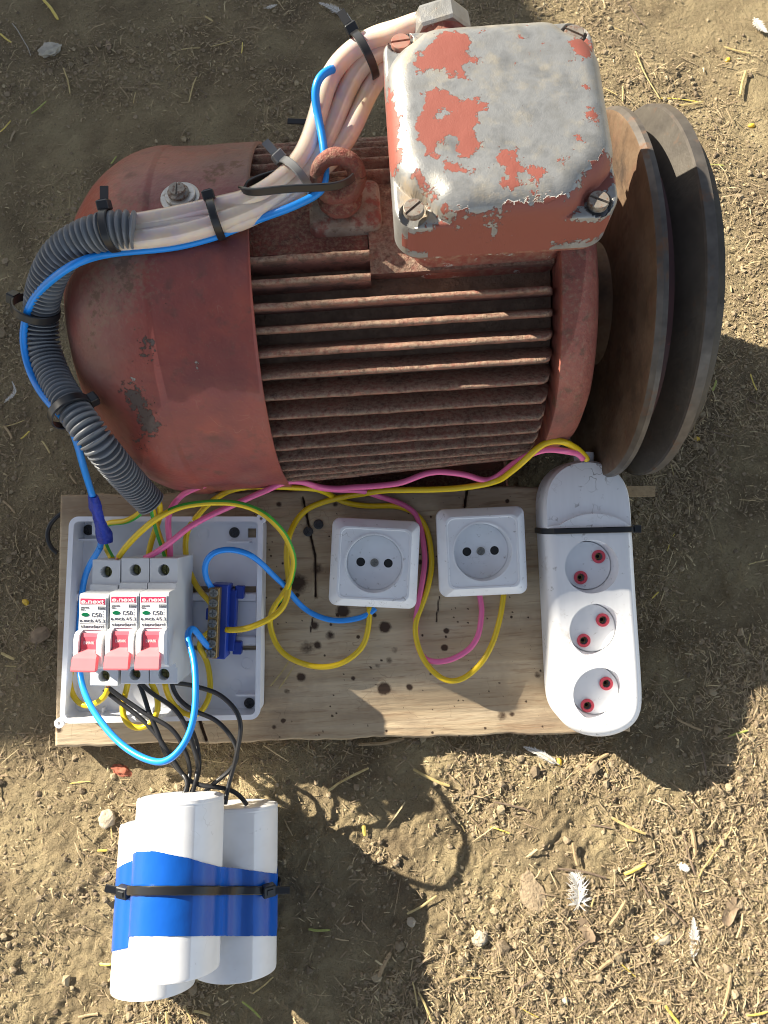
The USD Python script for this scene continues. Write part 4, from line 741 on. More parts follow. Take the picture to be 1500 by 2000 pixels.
wire('yellow_wire', 'short yellow wire from the conduit mouth to the middle breaker', bp((310, 982, .044), (311, 1012, .036), (300, 1045, .031), (290, 1092, .029)), R0, 'wire_yellow')
wire('earth_wire', 'yellow and green wire from the conduit mouth behind the blue tape to the left breaker', bp((284, 990, .045), (262, 1010, .038), (238, 1019, .030), (214, 1022, .024), (200, 1035, .020), (205, 1063, .024), (219, 1092, .032)), R0, 'wire_yellow', stripe=(0, 1, -1.2))
wire('yellow_wire', 'yellow loop hanging under the left breaker', bp((152, 1285, .012), (142, 1300, .010), (137, 1322, .010), (139, 1348, .011), (151, 1370, .014), (170, 1378, .018), (193, 1370, .024), (207, 1356, .028), (211, 1342, .030)), R0, 'wire_yellow', bare=(0, .003))
wire('yellow_wire', 'yellow loop hanging under the middle breaker', bp((250, 1330, .028), (242, 1365, .026), (241, 1395, .028), (257, 1417, .030), (283, 1419, .031), (303, 1400, .031), (308, 1370, .030), (294, 1332, .028)), R0, 'wire_yellow')
wire('yellow_wire', 'yellow loop under the third breaker running back to the terminal block', bp((322, 1332, .026), (332, 1365, .020), (353, 1389, .020), (380, 1397, .022), (400, 1380, .020), (410, 1350, .014), (409, 1317, .010), (400, 1285, .010), (390, 1262, .016), (402, 1240, .024), (416, 1232, .028)), R0, 'wire_yellow')
wire('black_lead', 'black cord end curling out behind the upper left edge of the plank', [B(125, 1000, -.012), B(108, 1012, -.010), B(97, 1027, -.010), B(93, 1047, -.010), B(98, 1066, -.011), B(112, 1080, -.012)], .0017, 'wire_black')
# black capacitor leads
RB = .00155
blk = [([(207, 1340, .030), (247, 1369, .030), (290, 1397, .032), (330, 1420, .034), (352, 1445, .035), (366, 1478, .034), (371, 1505, .030)], [(368, 1530, .050), (362, 1556, .055)], 'black lead from the left breaker, rightmost of the two leaving it'),
       ([(203, 1346, .028), (240, 1376, .028), (280, 1407, .031), (308, 1438, .034), (335, 1478, .036), (360, 1515, .032)], [(392, 1533, .048), (430, 1538, .046), (457, 1546, .042), (482, 1572, .038)], 'black lead sweeping past the others to the right capacitor'),
       ([(272, 1336, .030), (283, 1365, .030), (295, 1400, .032), (308, 1430, .034), (322, 1468, .034), (345, 1500, .030)], [(364, 1522, .050), (356, 1556, .056)], 'black lead dropping steeply from the middle breaker'),
       ([(277, 1336, .031), (310, 1363, .033), (345, 1390, .036), (364, 1420, .038), (376, 1450, .038), (384, 1478, .036), (387, 1503, .030)], [(381, 1532, .050), (375, 1556, .056)], 'black lead slanting from the middle breaker beside the blue loop'),
       ([(336, 1335, .030), (349, 1365, .029), (375, 1386, .032), (410, 1401, .038), (440, 1425, .042), (459, 1455, .043), (461, 1482, .040), (446, 1507, .034)], [(415, 1533, .046), (395, 1556, .056)], 'black lead from the third breaker curling back under the outer one'),
       ([(342, 1334, .032), (400, 1345, .040), (440, 1365, .045), (464, 1395, .048), (470, 1428, .048), (463, 1465, .044), (455, 1502, .036)], [(447, 1532, .048), (440, 1570, .052)], 'black lead from the third breaker forming the outermost right curve'),
       ([(346, 1380, .008), (366, 1410, .010), (380, 1440, .014), (388, 1470, .020), (390, 1496, .022)], [(384, 1524, .046), (372, 1552, .050)], 'black lead partly hidden behind the blue loop')]
for a, b, l in blk: wire('black_lead', l, bp(*a) + [Z(x, y, z) for x, y, z in b], RB, 'wire_black', 'wire')

# ------------------------------------------------------------------ white cables and conduit
RC = .0051
cabs = [([Z(846, 44, .270), Z(815, 46, .270), Z(775, 60, .268), Z(735, 72, .264), Z(690, 98, .260), Z(650, 142, .256), Z(628, 200, .252), Z(612, 255, .249), Z(590, 305, .247), Z(555, 345, .245), Z(500, 382, .243), RR(440, 400, .1175), RR(370, 416, .117), RR(300, 430, .117), RR(258, 437, .117), RR(225, 444, .118)], 'pale sheathed cable on the outer side of the bend of three beside the terminal box'),
        ([Z(848, 58, .262), Z(818, 64, .262), Z(778, 82, .260), Z(735, 104, .257), Z(700, 138, .253), Z(672, 190, .249), Z(650, 245, .246), Z(624, 300, .244), Z(592, 345, .242), Z(535, 388, .240), RR(455, 425, .118), RR(390, 447, .1175), RR(320, 462, .117), RR(270, 468, .117), RR(225, 470, .117)], 'pale sheathed cable between the two others along the fan cover'),
        ([Z(852, 72, .258), Z(822, 82, .257), Z(786, 104, .254), Z(750, 136, .250), Z(716, 190, .246), Z(688, 250, .243), Z(655, 300, .241), Z(610, 345, .240), Z(560, 390, .238), Z(520, 408, .2365), RR(450, 437, .1152), RR(390, 440, .1150), RR(320, 446, .1152), RR(265, 452, .116), RR(225, 457, .117)], 'pale sheathed cable on the inner side of the bend nearest the terminal box')]
for P, l in cabs:
    P = spline(P, .003); single('sheathed_cable', tube(P, RC, 14), M['cable_white'], l, 'cable', smooth=True)
cp = spline([RR(264, 450, .1205), RR(216, 450, .1215), D(165, 466, .3735), D(120, 498, .380), D(92, 548, .392), D(80, 610, .408), D(86, 680, .416), D(110, 745, .412), D(143, 800, .402), D(195, 870, .404), D(245, 930, .428), D(296, 984, .455)], .00042)
s_ = np.append(0, np.cumsum(np.linalg.norm(np.diff(cp, axis=0), axis=1)))
per = .0031; ph = (s_ % per) / per; rr_ = .0082 + .0013 * np.clip(1.6 * np.sin(ph * 2 * math.pi) + .4, -1, 1)
cond = thing('corrugated_conduit', 'grey corrugated conduit curving round the left end of the motor', 'conduit', cp[-1])
part(cond, 'hose', tube(cp, rr_, 20), M['conduit'], 60)
em = tube(cp[-4:] + (cp[-1] - cp[-5]) * .3, .0078, 20); part(cond, 'mouth', em, M['conduit_gap'])

# ------------------------------------------------------------------ cable ties
def tie(label, c, axis, rad, w=.0042, head=None, tail=.0, taildir=None, mat='tie', squash=1.0, group=None, th=.0011):
    """a strap round something: c centre, axis the direction it encircles; head: direction in which its lock sits"""
    axis = np.asarray(axis, float); axis /= np.linalg.norm(axis); hd = np.asarray(head, float); hd = hd - axis * (hd @ axis); hd /= np.linalg.norm(hd); sd = np.cross(axis, hd)
    a = np.linspace(0, 2 * math.pi, 41); dirs = np.cos(a)[:, None] * hd * squash + np.sin(a)[:, None] * sd
    t = thing('cable_tie', label, 'cable tie', np.asarray(c) - [0, 0, rad], group)
    P = np.asarray(c) + rad * dirs; part(t, 'strap', ribbon(P, w, th, dirs), M[mat], 30)
    fr = frame_to(np.asarray(c) + hd * rad * squash, hd, axis)
    part(t, 'lock', xf(cat([rbox(.0062, .0066, .0046, (0, 0, .0002), .0008), boxm(.0036, .0026, .0012, (0, 0, .0046))]), fr), M[mat], 25)
    if tail:
        tdv = np.asarray(taildir if taildir is not None else hd, float); tdv /= np.linalg.norm(tdv); b_ = np.asarray(c) + hd * (rad * squash + .003)
        part(t, 'tail', ribbon(np.stack([b_ + tdv * tail * k for k in np.linspace(0, 1, 6)]), w, th, np.cross(axis, tdv)), M[mat], 30)
    return t
camd = CR[:, 2]; U_ = CR[:, 1]; X_ = CR[:, 0]
def seg(p, q): return np.asarray(q) - np.asarray(p)
tie('black cable tie round the pale cables at the upper bend', Z(712, 108, .259), seg(Z(740, 92, .26), Z(684, 130, .256)), .0128, head=X_ * -.55 + U_ * .75 + camd * .45, tail=.010, taildir=X_ * -.5 + U_ * .8, squash=.85)
tie('grey cable tie round the pale cables beside the lifting eye', Z(578, 348, .243), seg(Z(612, 312, .244), Z(540, 380, .241)), .0118, head=X_ * -.75 + U_ * .6 + camd * .35, tail=.010, taildir=X_ * -.6 + U_ * .7, mat='tie_grey', squash=.9)
tie('black cable tie round the cables next to the fan cover bolt', RR(422, 428, .1165), seg(RR(460, 418, .117), RR(380, 440, .117)), .0112, head=U_ * .8 + X_ * -.45 + camd * .3, squash=.85)
tie('black cable tie round the upper end of the grey conduit', RR(216, 450, .1215), seg(RR(264, 450, .1205), D(165, 466, .3735)), .0098, head=U_ + camd * .35, tail=.009, taildir=U_)
k1 = np.argmin(np.abs(proj(cp)[:, 1] - 603)); tie('black cable tie round conduit and blue wire at the left edge', cp[k1] - X_ * .003, cp[k1 + 20] - cp[k1 - 20], .0118, head=X_ * -.9 + camd * -.3, w=.005)
k2 = np.argmin(np.abs(proj(cp)[:, 1] - 803)); tie('black cable tie round conduit and blue wire by the lower left of the fan cover', cp[k2] - X_ * .002, cp[k2 + 20] - cp[k2 - 20], .0114, head=X_ * .8 + U_ * .5 - camd * .3, w=.005)
# the wide loose loop through the lifting eye
lp_ = [Z(690, 345, .250), Z(655, 362, .252), Z(600, 366, .254), Z(540, 370, .254), Z(495, 374, .252), Z(473, 368, .249), Z(490, 354, .244), Z(540, 338, .239), Z(585, 330, .235)]
P = spline(lp_, .002); t = thing('cable_tie', 'long black cable tie forming an open loop through the lifting eye', 'cable tie', P[0])
part(t, 'strap', ribbon(P, .0042, .0011, U_ * -.8 + camd * .5), M['tie'], 30)
P = np.stack([Z(562 + k * 8, 237 + k * .4, .235) for k in range(6)]); single('tie_tail', ribbon(P, .0030, .001, camd), M['tie'], 'loose black tie tail sticking out left of the upper cable bend', 'tie end', smooth=30)
# strap round the power strip
sy = loc(0, 1038, HS)[1]; xl, xr = loc(1061, 1038, HS - .01)[0] - .0006, loc(1235, 1033, HS - .01)[0] + .0002
pts = [(xl, .004), (xl, .022), (xl + .001, HS - .006), (xl + .006, HS + .0008)] + [(x, HS + .0010) for x in np.linspace(xl + .01, xr - .01, 8)] + [(xr - .005, HS), (xr + .0004, HS - .006), (xr + .0006, .02), (xr + .0004, .004)]
Pl = np.array([(x, sy + .0015 * (x - xl) / (xr - xl), z) for x, z in pts]); c_ = np.array([(xl + xr) / 2, sy, .012]); nr = Pl - c_; nr[:, 0] *= .25
t = thing('cable_tie', 'dark cable tie strapped across the white power strip', 'cable tie', bw([c_[0], c_[1], 0]))
part(t, 'strap', ribbon(bw(Pl), .0040, .0011, nr @ CR.T), M['tie'], 30); part(t, 'lock', xf(rbox(.0052, .0058, .0056, (xr + .0006, sy + .0015, HS - .0068), .0008), bw), M['tie'])

# ------------------------------------------------------------------ capacitors
RCAP = .0268
ca_dir = Z(243, 1610, .03) - Z(226, 1900, .03); ca_dir[2] = 0; ca_dir /= np.linalg.norm(ca_dir); cside = np.array([ca_dir[1], -ca_dir[0], 0])
capC = Z(306, 1780, RCAP)
def cfr(o): return lambda v: np.asarray(o) + np.asarray(v)[:, :1] * cside + np.asarray(v)[:, 1:2] * np.array([0, 0, 1.0]) + np.asarray(v)[:, 2:] * ca_dir
def along(o, ypx):                                                 # how far along the axis the end lies that is seen at ypx
    ks = np.linspace(-.12, .12, 481); return ks[np.argmin(np.abs(proj(np.asarray(o) + ks[:, None] * ca_dir + [0, 0, RCAP * .6])[:, 1] - ypx))]
oC = capC; oB = capC + cside * 2 * RCAP * 1.005; oA = capC + cside * RCAP * 1.003 + np.array([0, 0, RCAP * 1.735])
caps = [(oC, 1612, 1945, 'white capacitor lowest on the left of the taped bundle'), (oB, 1576, 1912, 'white capacitor on the right of the taped bundle'), (oA, 1560, 1912, 'white capacitor lying on top of the taped bundle')]
for o, ya, yb, l in caps:
    ka, kb = along(o, yb), along(o, ya); t = thing('capacitor', l, 'capacitor', o + ca_dir * (ka + kb) / 2 - [0, 0, RCAP], 'capacitors of the taped bundle')
    part(t, 'can', xf(loft([(circ(RCAP - .0016, 128), ka), (circ(RCAP - .0003, 128), ka + .0006), (circ(RCAP, 128), ka + .002), (circ(RCAP, 128), kb - .004), (circ(RCAP - .0002, 128), kb - .0036), (circ(RCAP - .0002, 128), kb - .0028), (circ(RCAP, 128), kb - .0024), (circ(RCAP - .0004, 128), kb - .0006), (circ(RCAP - .0018, 128), kb)], True, False), cfr(o)), M['cap'], 35)
    part(t, 'end_cap', xf(loft([(circ(RCAP - .0018, 128), kb - .0002), (circ(RCAP - .003, 128), kb - .0016), (circ(RCAP - .02, 128), kb - .0016)]), cfr(o)), M['cap'], 35)
# blue tape band
hull = Polygon(np.vstack([circ(RCAP + .0005, 96, 0, 0), circ(RCAP + .0005, 96, 2 * RCAP * 1.005, 0), circ(RCAP + .0005, 96, RCAP * 1.003, RCAP * 1.735)])).convex_hull
uni = Point(0, 0).buffer(RCAP + .0005, quad_segs=32).union(Point(2 * RCAP * 1.005, 0).buffer(RCAP + .0005, quad_segs=32)).union(Point(RCAP * 1.003, RCAP * 1.735).buffer(RCAP + .0005, quad_segs=32))
hull = uni.buffer(.020, quad_segs=32).buffer(-.020, quad_segs=32)
hn = 240; hp = np.array([hull.exterior.interpolate(i / hn, normalized=True).coords[0] for i in range(hn)])
if not hull.exterior.is_ccw: hp = hp[::-1]
def band_k(x, top):                                                # edges of the band along the axis, as the tape was wound
    xs_, ks_ = ([-.03, .006, .020, .040, .055, .085], [1703, 1664, 1662, 1676, 1694, 1708]) if top else ([-.03, -.010, -.002, .004, .05, .085], [1862, 1852, 1834, 1829, 1828, 1828]); return np.interp(x, xs_, ks_)
kk = np.linspace(-.08, .08, 641)
def kof(p, ypx):
    P = cfr(oC)(np.column_stack([np.full(641, p[0]), np.full(641, p[1]), kk])); return kk[np.argmin(np.abs(proj(P)[:, 1] - ypx))]
kt = np.array([kof(p if p[1] > 0 else (p[0], .5 * RCAP), band_k(p[0], True)) for p in hp]); kb_ = np.array([kof(p if p[1] > 0 else (p[0], .5 * RCAP), band_k(p[0], False)) for p in hp])
rings = [np.column_stack([hp, kb_ + (kt - kb_) * f_]) for f_ in np.linspace(0, 1, 16)]
bv, bf = loft(rings, False, False); bv[:, :2] *= 1 + 0 * bv[:, :2]
bvw = cfr(oC)(bv); bvw = bvw + (fbm(bvw * 90, 3, 15)[:, None] - .5) * .0005 * np.array([0, 0, 1.0])
single('tape_band', (bvw, bf), M['band_blue'], 'wide glossy blue tape wound round the white capacitors', 'tape', smooth=40)
h2 = hull.buffer(.0012, quad_segs=16); tpv = np.array([h2.exterior.interpolate(i / 160, normalized=True).coords[0] for i in range(161)])
sel = tpv[:, 1] > -.01
ktie = np.array([kof(p if p[1] > 0 else (p[0], .5 * RCAP), 1739) for p in tpv])
nrm = np.gradient(tpv, axis=0); nrm = np.column_stack([nrm[:, 1], -nrm[:, 0]]) * (1 if h2.exterior.is_ccw else -1)
t = thing('cable_tie', 'black cable tie pulled round the blue taped capacitors', 'cable tie', cfr(oC)(np.array([[.02, -RCAP, 0]]))[0])
nw = nrm[:, :1] * cside + nrm[:, 1:] * np.array([0, 0, 1.0])
part(t, 'strap', ribbon(cfr(oC)(np.column_stack([tpv, ktie])), .0050, .0012, nw), M['tie'], 30)
for px, py, zz, tl_, td in ((243, 1741, .058, .012, -X_ + U_ * .2), (524, 1738, .045, .014, X_)):
    c = Z(px, py, zz); part(t, 'lock', xf(cat([rbox(.0085, .0075, .0050, (0, 0, -.0015), .001), boxm(.004, .003, .001, (0, 0, .0036))]), frame_to(c, camd + X_ * (-.4 if px < 300 else .6), X_)), M['tie'], 25)
    part(t, 'tail', ribbon(np.stack([c + np.asarray(td) * k for k in np.linspace(0, tl_, 5)]), .0048, .0012, camd), M['tie'], 30)
part(t, 'tail', ribbon(np.stack([Z(255 - 7.5 * k, 1746 + 4.5 * k, .052 - .004 * k) for k in range(6)]), .0045, .0012, camd), M['tie'], 30)

# ------------------------------------------------------------------ things lying on the ground
def G(px, py, up=0.0):
    p = Z(px, py, 0); p[2] = float(gz(p[0], p[1])) + up; return p
proto_n = 0
def stalk(p0, p1, w, flat, bend, seed):
    r = np.random.default_rng(seed); a, b = np.asarray(p0), np.asarray(p1); n = 9; t = np.linspace(0, 1, n)[:, None]; P = a * (1 - t) + b * t
    side = np.cross(b - a, [0, 0, 1.0]); side /= np.linalg.norm(side) + 1e-9; Lg = np.linalg.norm(b - a)
    P = P + side * (bend * Lg * np.sin(t * math.pi) + .004 * Lg * r.normal(0, 1, (n, 1))) ; P[:, 2] += w * .5 + .0006 + r.uniform(0, .0022)
    rad = w / 2 * (1 + .05 * r.normal(0, 1, n)); rad[0] *= .8; rad[-1] *= .7
    return tube(P, rad * .85, 5, flat=flat * .75)
STK = [  # x0 y0 x1 y1 width_mm kind label
 (807,1502,878,1535,2.6,'straw','flat pale straw lying in the plank shadow below the left socket'), (1145,1503,1192,1472,3.0,'tan_straw','thick tan straw just below the power strip'),
 (1195,1597,1260,1628,2.4,'straw','short yellow straw below the power strip shadow'), (1365,1715,1458,1605,1.7,'straw','long thin straw slanting up right near the right edge'),
 (1220,1708,1260,1685,2.8,'yellow_straw','bright yellow straw piece above the fluffy feather'), (965,1567,1037,1585,1.6,'twig','thin brown twig beside the wire loop shadow'),
 (1118,1645,1128,1690,2.8,'tan_straw','tan straw standing above the fluffy feather'), (1088,1695,1185,1715,1.8,'twig','grey twig crossing above the fluffy feather'),
 (1337,1630,1360,1710,1.8,'twig','brown twig dropping to the foot of the long thin straw'), (1352,1620,1358,1670,3.4,'tan_straw','stubby tan straw beside the brown twig on the right'),
 (1190,1807,1220,1757,3.4,'tan_straw','thick tan straw right of the fluffy feather'), (1290,1760,1350,1815,1.5,'twig','thin twig slanting to the white upright feather'),
 (795,1785,853,1750,1.9,'straw','straw at the corner of the capacitor shadow'), (877,1915,910,1907,2.4,'tan_straw','short tan straw at the lower right of the capacitor shadow'),
 (1300,1965,1328,2000,2.4,'yellow_straw','yellow straw touching the bottom edge of the photo'), (817,1937,843,1995,1.8,'straw','thin straw in the lower capacitor shadow'),
 (1460,1985,1500,1977,1.6,'yellow_straw','thin yellow straw in the bottom right corner'), (1170,1895,1200,1875,3.0,'tan_straw','thick tan stick below the brown leaf'),
 (1415,1965,1428,1905,3.2,'tan_straw','upright tan stick near the bottom right'), (1120,1855,1150,1835,2.2,'twig','curved dark twig below the fluffy feather'),
 (1250,1952,1295,1960,2.0,'tan_straw','brown stick low between two straws at bottom right'), (1245,1715,1270,1755,1.6,'twig','short thin twig right of the bright yellow straw'),
 (710,1612,713,1633,3.2,'yellow_straw','stubby bright yellow straw inside the wire shadow'), (740,1905,763,1860,3.4,'tan_straw','split tan straw in the middle of the capacitor shadow'),
 (192,1885,215,1885,2.2,'yellow_straw','small yellow straw left of the capacitors low down'), (190,1662,208,1662,2.2,'yellow_straw','small yellow straw left of the capacitors high up'),
 (602,1817,645,1815,2.0,'green_straw','greenish straw beside the capacitors in their shadow'), (475,1952,510,1985,1.8,'green_straw','greenish straw just under the capacitors'),
 (495,1937,535,1905,1.2,'straw','fine straw at the foot of the right capacitor'), (378,1975,410,1983,2.2,'straw','pale straw below the lowest capacitor'), (325,1975,328,2000,2.2,'straw','short straw at the bottom edge under the capacitors'),
 (150,1990,190,1982,2.0,'tan_straw','tan straw at the bottom left edge'), (216,1600,218,1640,1.2,'straw','fine straw close left of the capacitors'),
 (122,130,136,180,1.8,'straw','thin straw left of centre in the upper left soil'), (60,220,90,197,2.0,'green_straw','greenish straw in the upper left soil'), (370,200,383,147,1.6,'straw','fine straw above the fan cover'),
 (0,65,20,80,2.4,'yellow_straw','yellow straw on the upper left edge'), (22,42,58,105,1.0,'pale_stone','fine white stem in the upper left corner'), (410,85,455,77,1.3,'straw','fine straw left of the upper cable bend'), (352,92,390,89,1.3,'straw','pale fine straw above the fan cover top'),
 (0,257,18,232,1.8,'yellow_straw','small yellow straw at the left edge above the conduit'), (400,30,415,40,2.4,'straw','tiny straw near the top centre'), (217,320,227,305,1.8,'green_straw','tiny greenish straw beside the fan cover top'),
 (85,0,113,38,3.6,'yellow_straw','broad curled yellow straw at the top left'), (1241,100,1290,192,1.6,'straw','long thin straw right of the terminal box'), (1447,184,1457,139,3.4,'straw','thick pale straw upright at the upper right'),
 (1329,203,1377,192,2.4,'straw','pale straw near the top of the pulley'), (1292,187,1372,191,1.4,'yellow_straw','thin yellow straw just above the pulley rim'), (1225,5,1260,48,1.4,'twig','thin twig in the upper right corner area'),
 (1217,165,1216,197,1.6,'straw','short straw between terminal box and pulley'), (1415,88,1468,101,2.0,'straw','straw beside the corn kernels at the upper right'), (1383,320,1415,322,1.4,'green_straw','fine straw right of the pulley rim'),
 (0,832,45,818,1.2,'straw','fine straw at the left edge below the conduit bend'), (5,830,22,855,2.4,'tan_straw','stubby tan straw at the left edge'), (40,857,55,840,2.0,'yellow_straw','short yellow straw left of the blue wire'),
 (80,860,97,885,1.8,'straw','thin straw close to the blue wire'), (135,925,150,945,1.8,'tan_straw','tan straw between blue wire and plank corner'), (95,792,110,820,1.8,'twig','dark twig beside the conduit tie'),
 (1393,762,1401,741,2.2,'green_straw','small green blade right of the pulley'), (1388,842,1430,853,1.2,'twig','fine twig in the pulley shadow'), (1327,1405,1375,1427,2.0,'tan_straw','tan straw in the power strip shadow'), (1425,1440,1462,1427,1.8,'green_straw','greenish straw in the shadow at the right edge'),
 (1005,1395,1000,1395,1,None,None),
 (640,1545,720,1500,2.2,'straw','pale straw in the shadow under the plank edge'), (700,1455,790,1443,3.0,'tan_straw','thick straw lying along the plank front edge'), (0,975,25,1000,2.0,'tan_straw','tan straw at the left edge beside the plank'), (0,1275,27,1287,2.6,'straw','pale straw at the left edge level with the breakers'),
 (530,1340,568,1288,1.4,'straw',None), (545,1345,575,1300,1.2,'straw',None)]
for i, (x0, y0, xb_, yb_, w, kind, l) in enumerate(STK):
    if not kind: continue
    if l is None: 
        a, b = B(x0, y0, .001), B(xb_, yb_, .001); single('straw_stalk', stalk(a, b, w / 1000, .6, .02, i), M[kind], 'thin straw lying on the plank between box and left socket', 'straw', smooth=50, group='straw wisps on the plank'); continue
    single('twig' if kind == 'twig' else 'straw_stalk', stalk(G(x0, y0), G(xb_, yb_), w / 1000, .65, (-1)**i * .03, i), M[kind], l, 'twig' if kind == 'twig' else 'straw', smooth=25)
# more straw of no special look, scattered singly
r_ = np.random.default_rng(77); p = scatter(400, 55); pxs = proj(np.column_stack([p, np.zeros(len(p))])); cntr = 0
for k in range(len(p)):
    x, y = pxs[k]
    if not (10 < x < 1490 and 10 < y < 1990) or cntr >= 150 or (100 < x < 1270 and 280 < y < 1450) or (210 < x < 545 and 1550 < y < 1950): continue
    a_ = r_.uniform(0, math.pi); Lg = r_.uniform(.006, .017); d_ = np.array([math.cos(a_), math.sin(a_)]) * Lg; q0, q1 = p[k] - d_ / 2, p[k] + d_ / 2
    f3 = lambda q: np.array([q[0], q[1], float(gz(q[0], q[1])) + .0006])
    single('straw_bit', stalk(f3(q0), f3(q1), r_.uniform(.0006, .0016), .6, r_.normal(0, .03), 900 + k), M[('straw', 'tan_straw', 'yellow_straw', 'straw', 'twig')[r_.integers(0, 5)]], 'short bit of straw lying loose on the bare soil', 'straw', smooth=50, group='short straw bits on the soil'); cntr += 1
# feathers
def feather(name, label, px0, py0, px1, py1, w, curl=0.0, nb=34, seed=0, messy=.25, lift=.002):
    r = np.random.default_rng(seed); a, b = G(px0, py0, lift), G(px1, py1, lift + .002); ax = b - a; Lg = np.linalg.norm(ax); t = np.linspace(0, 1, nb)
    side = np.cross(ax, [0, 0, 1.0]); side /= np.linalg.norm(side); sp = a + t[:, None] * ax + side * (curl * Lg * np.sin(t * math.pi))[:, None]; ms = [tube(sp, np.linspace(.00055, .0002, nb), 5)]
    V, f = [], []
    for k in range(3, nb):
        ww = w * math.sin(math.pi * (.12 + .86 * t[k]) ** .8) ** .7
        for sg in (-1, 1):
            for j in range(3):
                l_ = ww * r.uniform(.55, 1.1); dv = side * sg * .75 + ax / Lg * (.75 + r.normal(0, messy)) ; dv /= np.linalg.norm(dv); z_ = np.array([0, 0, 1.0]) * r.uniform(-.05, .28 + messy * .5)
                base_ = sp[k] + ax * (j / 3 / nb); hw_ = ax / Lg * .00045; mid = base_ + dv * l_ * .6 + z_ * l_ * .4; tip = base_ + (dv + ax / Lg * .15) * l_ + z_ * l_ * .6; n0 = len(V)
                V += [base_ - hw_, base_ + hw_, mid - hw_ * .9, mid + hw_ * .9, tip]; f += [[n0, n0+1, n0+3], [n0, n0+3, n0+2], [n0+2, n0+3, n0+4]]
    t_ = thing(name, label, 'feather', a)
    part(t_, 'quill', ms[0], M['pale_stone'], True); part(t_, 'vane', (np.array(V), np.array(f)), M['feather'], False)
feather('feather', 'small grey white feather at the top edge left of the cables', 690, 38, 625, 8, .006, .05, seed=1)
feather('feather', 'white feather lying just below the plank and power strip', 1095, 1495, 1025, 1460, .0042, .04, seed=2, messy=.15)
feather('feather', 'white upright feather with fluffy edges near the bottom right', 1360, 1880, 1357, 1797, .0050, .02, seed=3)
feather('feather', 'tangled fluffy white feather on the soil right of centre below the plank', 1128, 1775, 1116, 1705, .0105, .1, nb=26, seed=4, messy=.9)
feather('feather', 'small curled white feather at the left edge beside the blue wire', 3, 782, 22, 745, .0025, .3, seed=5)
feather('feather', 'tiny white feather above the left end of the terminal box cables', 515, 14, 540, 12, .003, .05, seed=6, nb=16)
feather('feather', 'wispy white feather in the upper right corner', 1475, 30, 1498, 62, .006, .1, seed=7, messy=.6)
feather('feather', 'wispy white feather right of the long thin straw', 1325, 1690, 1345, 1697, .0035, .05, seed=8, nb=16)
# stones and clods
def pebble(name, label, cat_, px, py, sx, sy, sz, mat, seed, rot=0.0, group=None, amp=.5):
    m = trimesh.creation.icosphere(3); v = np.asarray(m.vertices).copy(); v *= (1 + amp * (fbm(v * 1.7 + seed * 9.1, 4, seed) - .5) * 1.6)[:, None]; v *= [sx / 2, sy / 2, sz / 2]
    c, s = math.cos(rot), math.sin(rot); v = np.column_stack([v[:, 0]*c - v[:, 1]*s, v[:, 0]*s + v[:, 1]*c, v[:, 2]]); single(name, (v + G(px, py, sz * .18), m.faces), M[mat], label, cat_, smooth=40, group=group)
pebble('crumpled_paper', 'crumpled whitish scrap in the upper left soil', 'scrap', 97, 95, .019, .014, .010, 'pale_stone', 1, .3, amp=1.0)
pebble('stone', 'flat pale slab of dry soil beside the tangled feather', 'clod', 1040, 1745, .017, .026, .003, 'clod', 2, .35)
pebble('stone', 'rounded tan stone left of the upright feather', 'stone', 1300, 1838, .014, .009, .007, 'stone', 3, .1, amp=.3)
pebble('stone', 'pale angular flake near the bottom right of the capacitor shadow', 'stone', 938, 1835, .010, .008, .005, 'stone', 5, .4, amp=.9)
pebble('stone', 'small white pebble near the bottom edge right of centre', 'stone', 1105, 1955, .0045, .0040, .004, 'pale_stone', 6)
pebble('stone', 'tan pebble inside the capacitor shadow', 'stone', 803, 1803, .006, .006, .005, 'stone', 8)
pebble('stone', 'buff rounded clod left of the capacitors', 'clod', 208, 1600, .012, .013, .007, 'stone', 9)
pebble('stone', 'flat brown clod at the left edge beside the plank', 'clod', 75, 1240, .016, .012, .006, 'leaf', 10, .5)
pebble('brick_chip', 'red brick chip on the soil below the plank', 'brick chip', 234, 1504, .014, .008, .005, 'brick_red', 12, -.4, amp=1.0)
for i, (x, y, l) in enumerate(((1473, 237, 'yellow corn kernel at the right edge level with the pulley top'), (1425, 110, 'yellow corn kernel in the upper right among straw'), (1095, 1490, 'small yellow chip beside the feather below the power strip'), (45, 1175, 'small orange chip left of the plank'), (1365, 853, 'orange chip in the pulley shadow'))): pebble('corn_kernel', l, 'corn kernel', x, y, .0062, .0042, .0034, 'corn', 30 + i, i * .8, amp=.3)
def leaf(label, px, py, s, seed, mat='leaf'):
    r = np.random.default_rng(seed); a = np.linspace(0, 2 * math.pi, 26, endpoint=False); rad = s * (.62 + .38 * np.abs(np.cos(a)) ** 1.5 + .10 * r.normal(0, 1, 26)); rr3 = [(np.column_stack([np.cos(a) * math.cos(seed) - .62 * np.sin(a) * math.sin(seed), np.cos(a) * math.sin(seed) + .62 * np.sin(a) * math.cos(seed)]) * (rad * f_)[:, None]) for f_ in (.05, .5, 1)]
    V = np.vstack([np.column_stack([q, .0012 + .12 * s * f_ * f_ + .05 * s * np.sin(3 * a + seed) * f_]) for q, f_ in zip(rr3, (.05, .5, 1))]); F_ = []
    for i in range(2):
        for j in range(26): jn = (j + 1) % 26; F_ += [[i*26+j, (i+1)*26+j, (i+1)*26+jn], [i*26+j, (i+1)*26+jn, i*26+jn]]
    single('dry_leaf', (V + G(px, py, .0005), np.array(F_)), M[mat], label, 'leaf', smooth=True)
leaf('curled brown leaf right of the rounded tan stone', 1428, 1782, .010, 1); leaf('pinkish brown dry leaf under the tangled feather', 1145, 1816, .009, 2); leaf('brown dry leaf in the shade at the upper left', 210, 85, .006, 5)

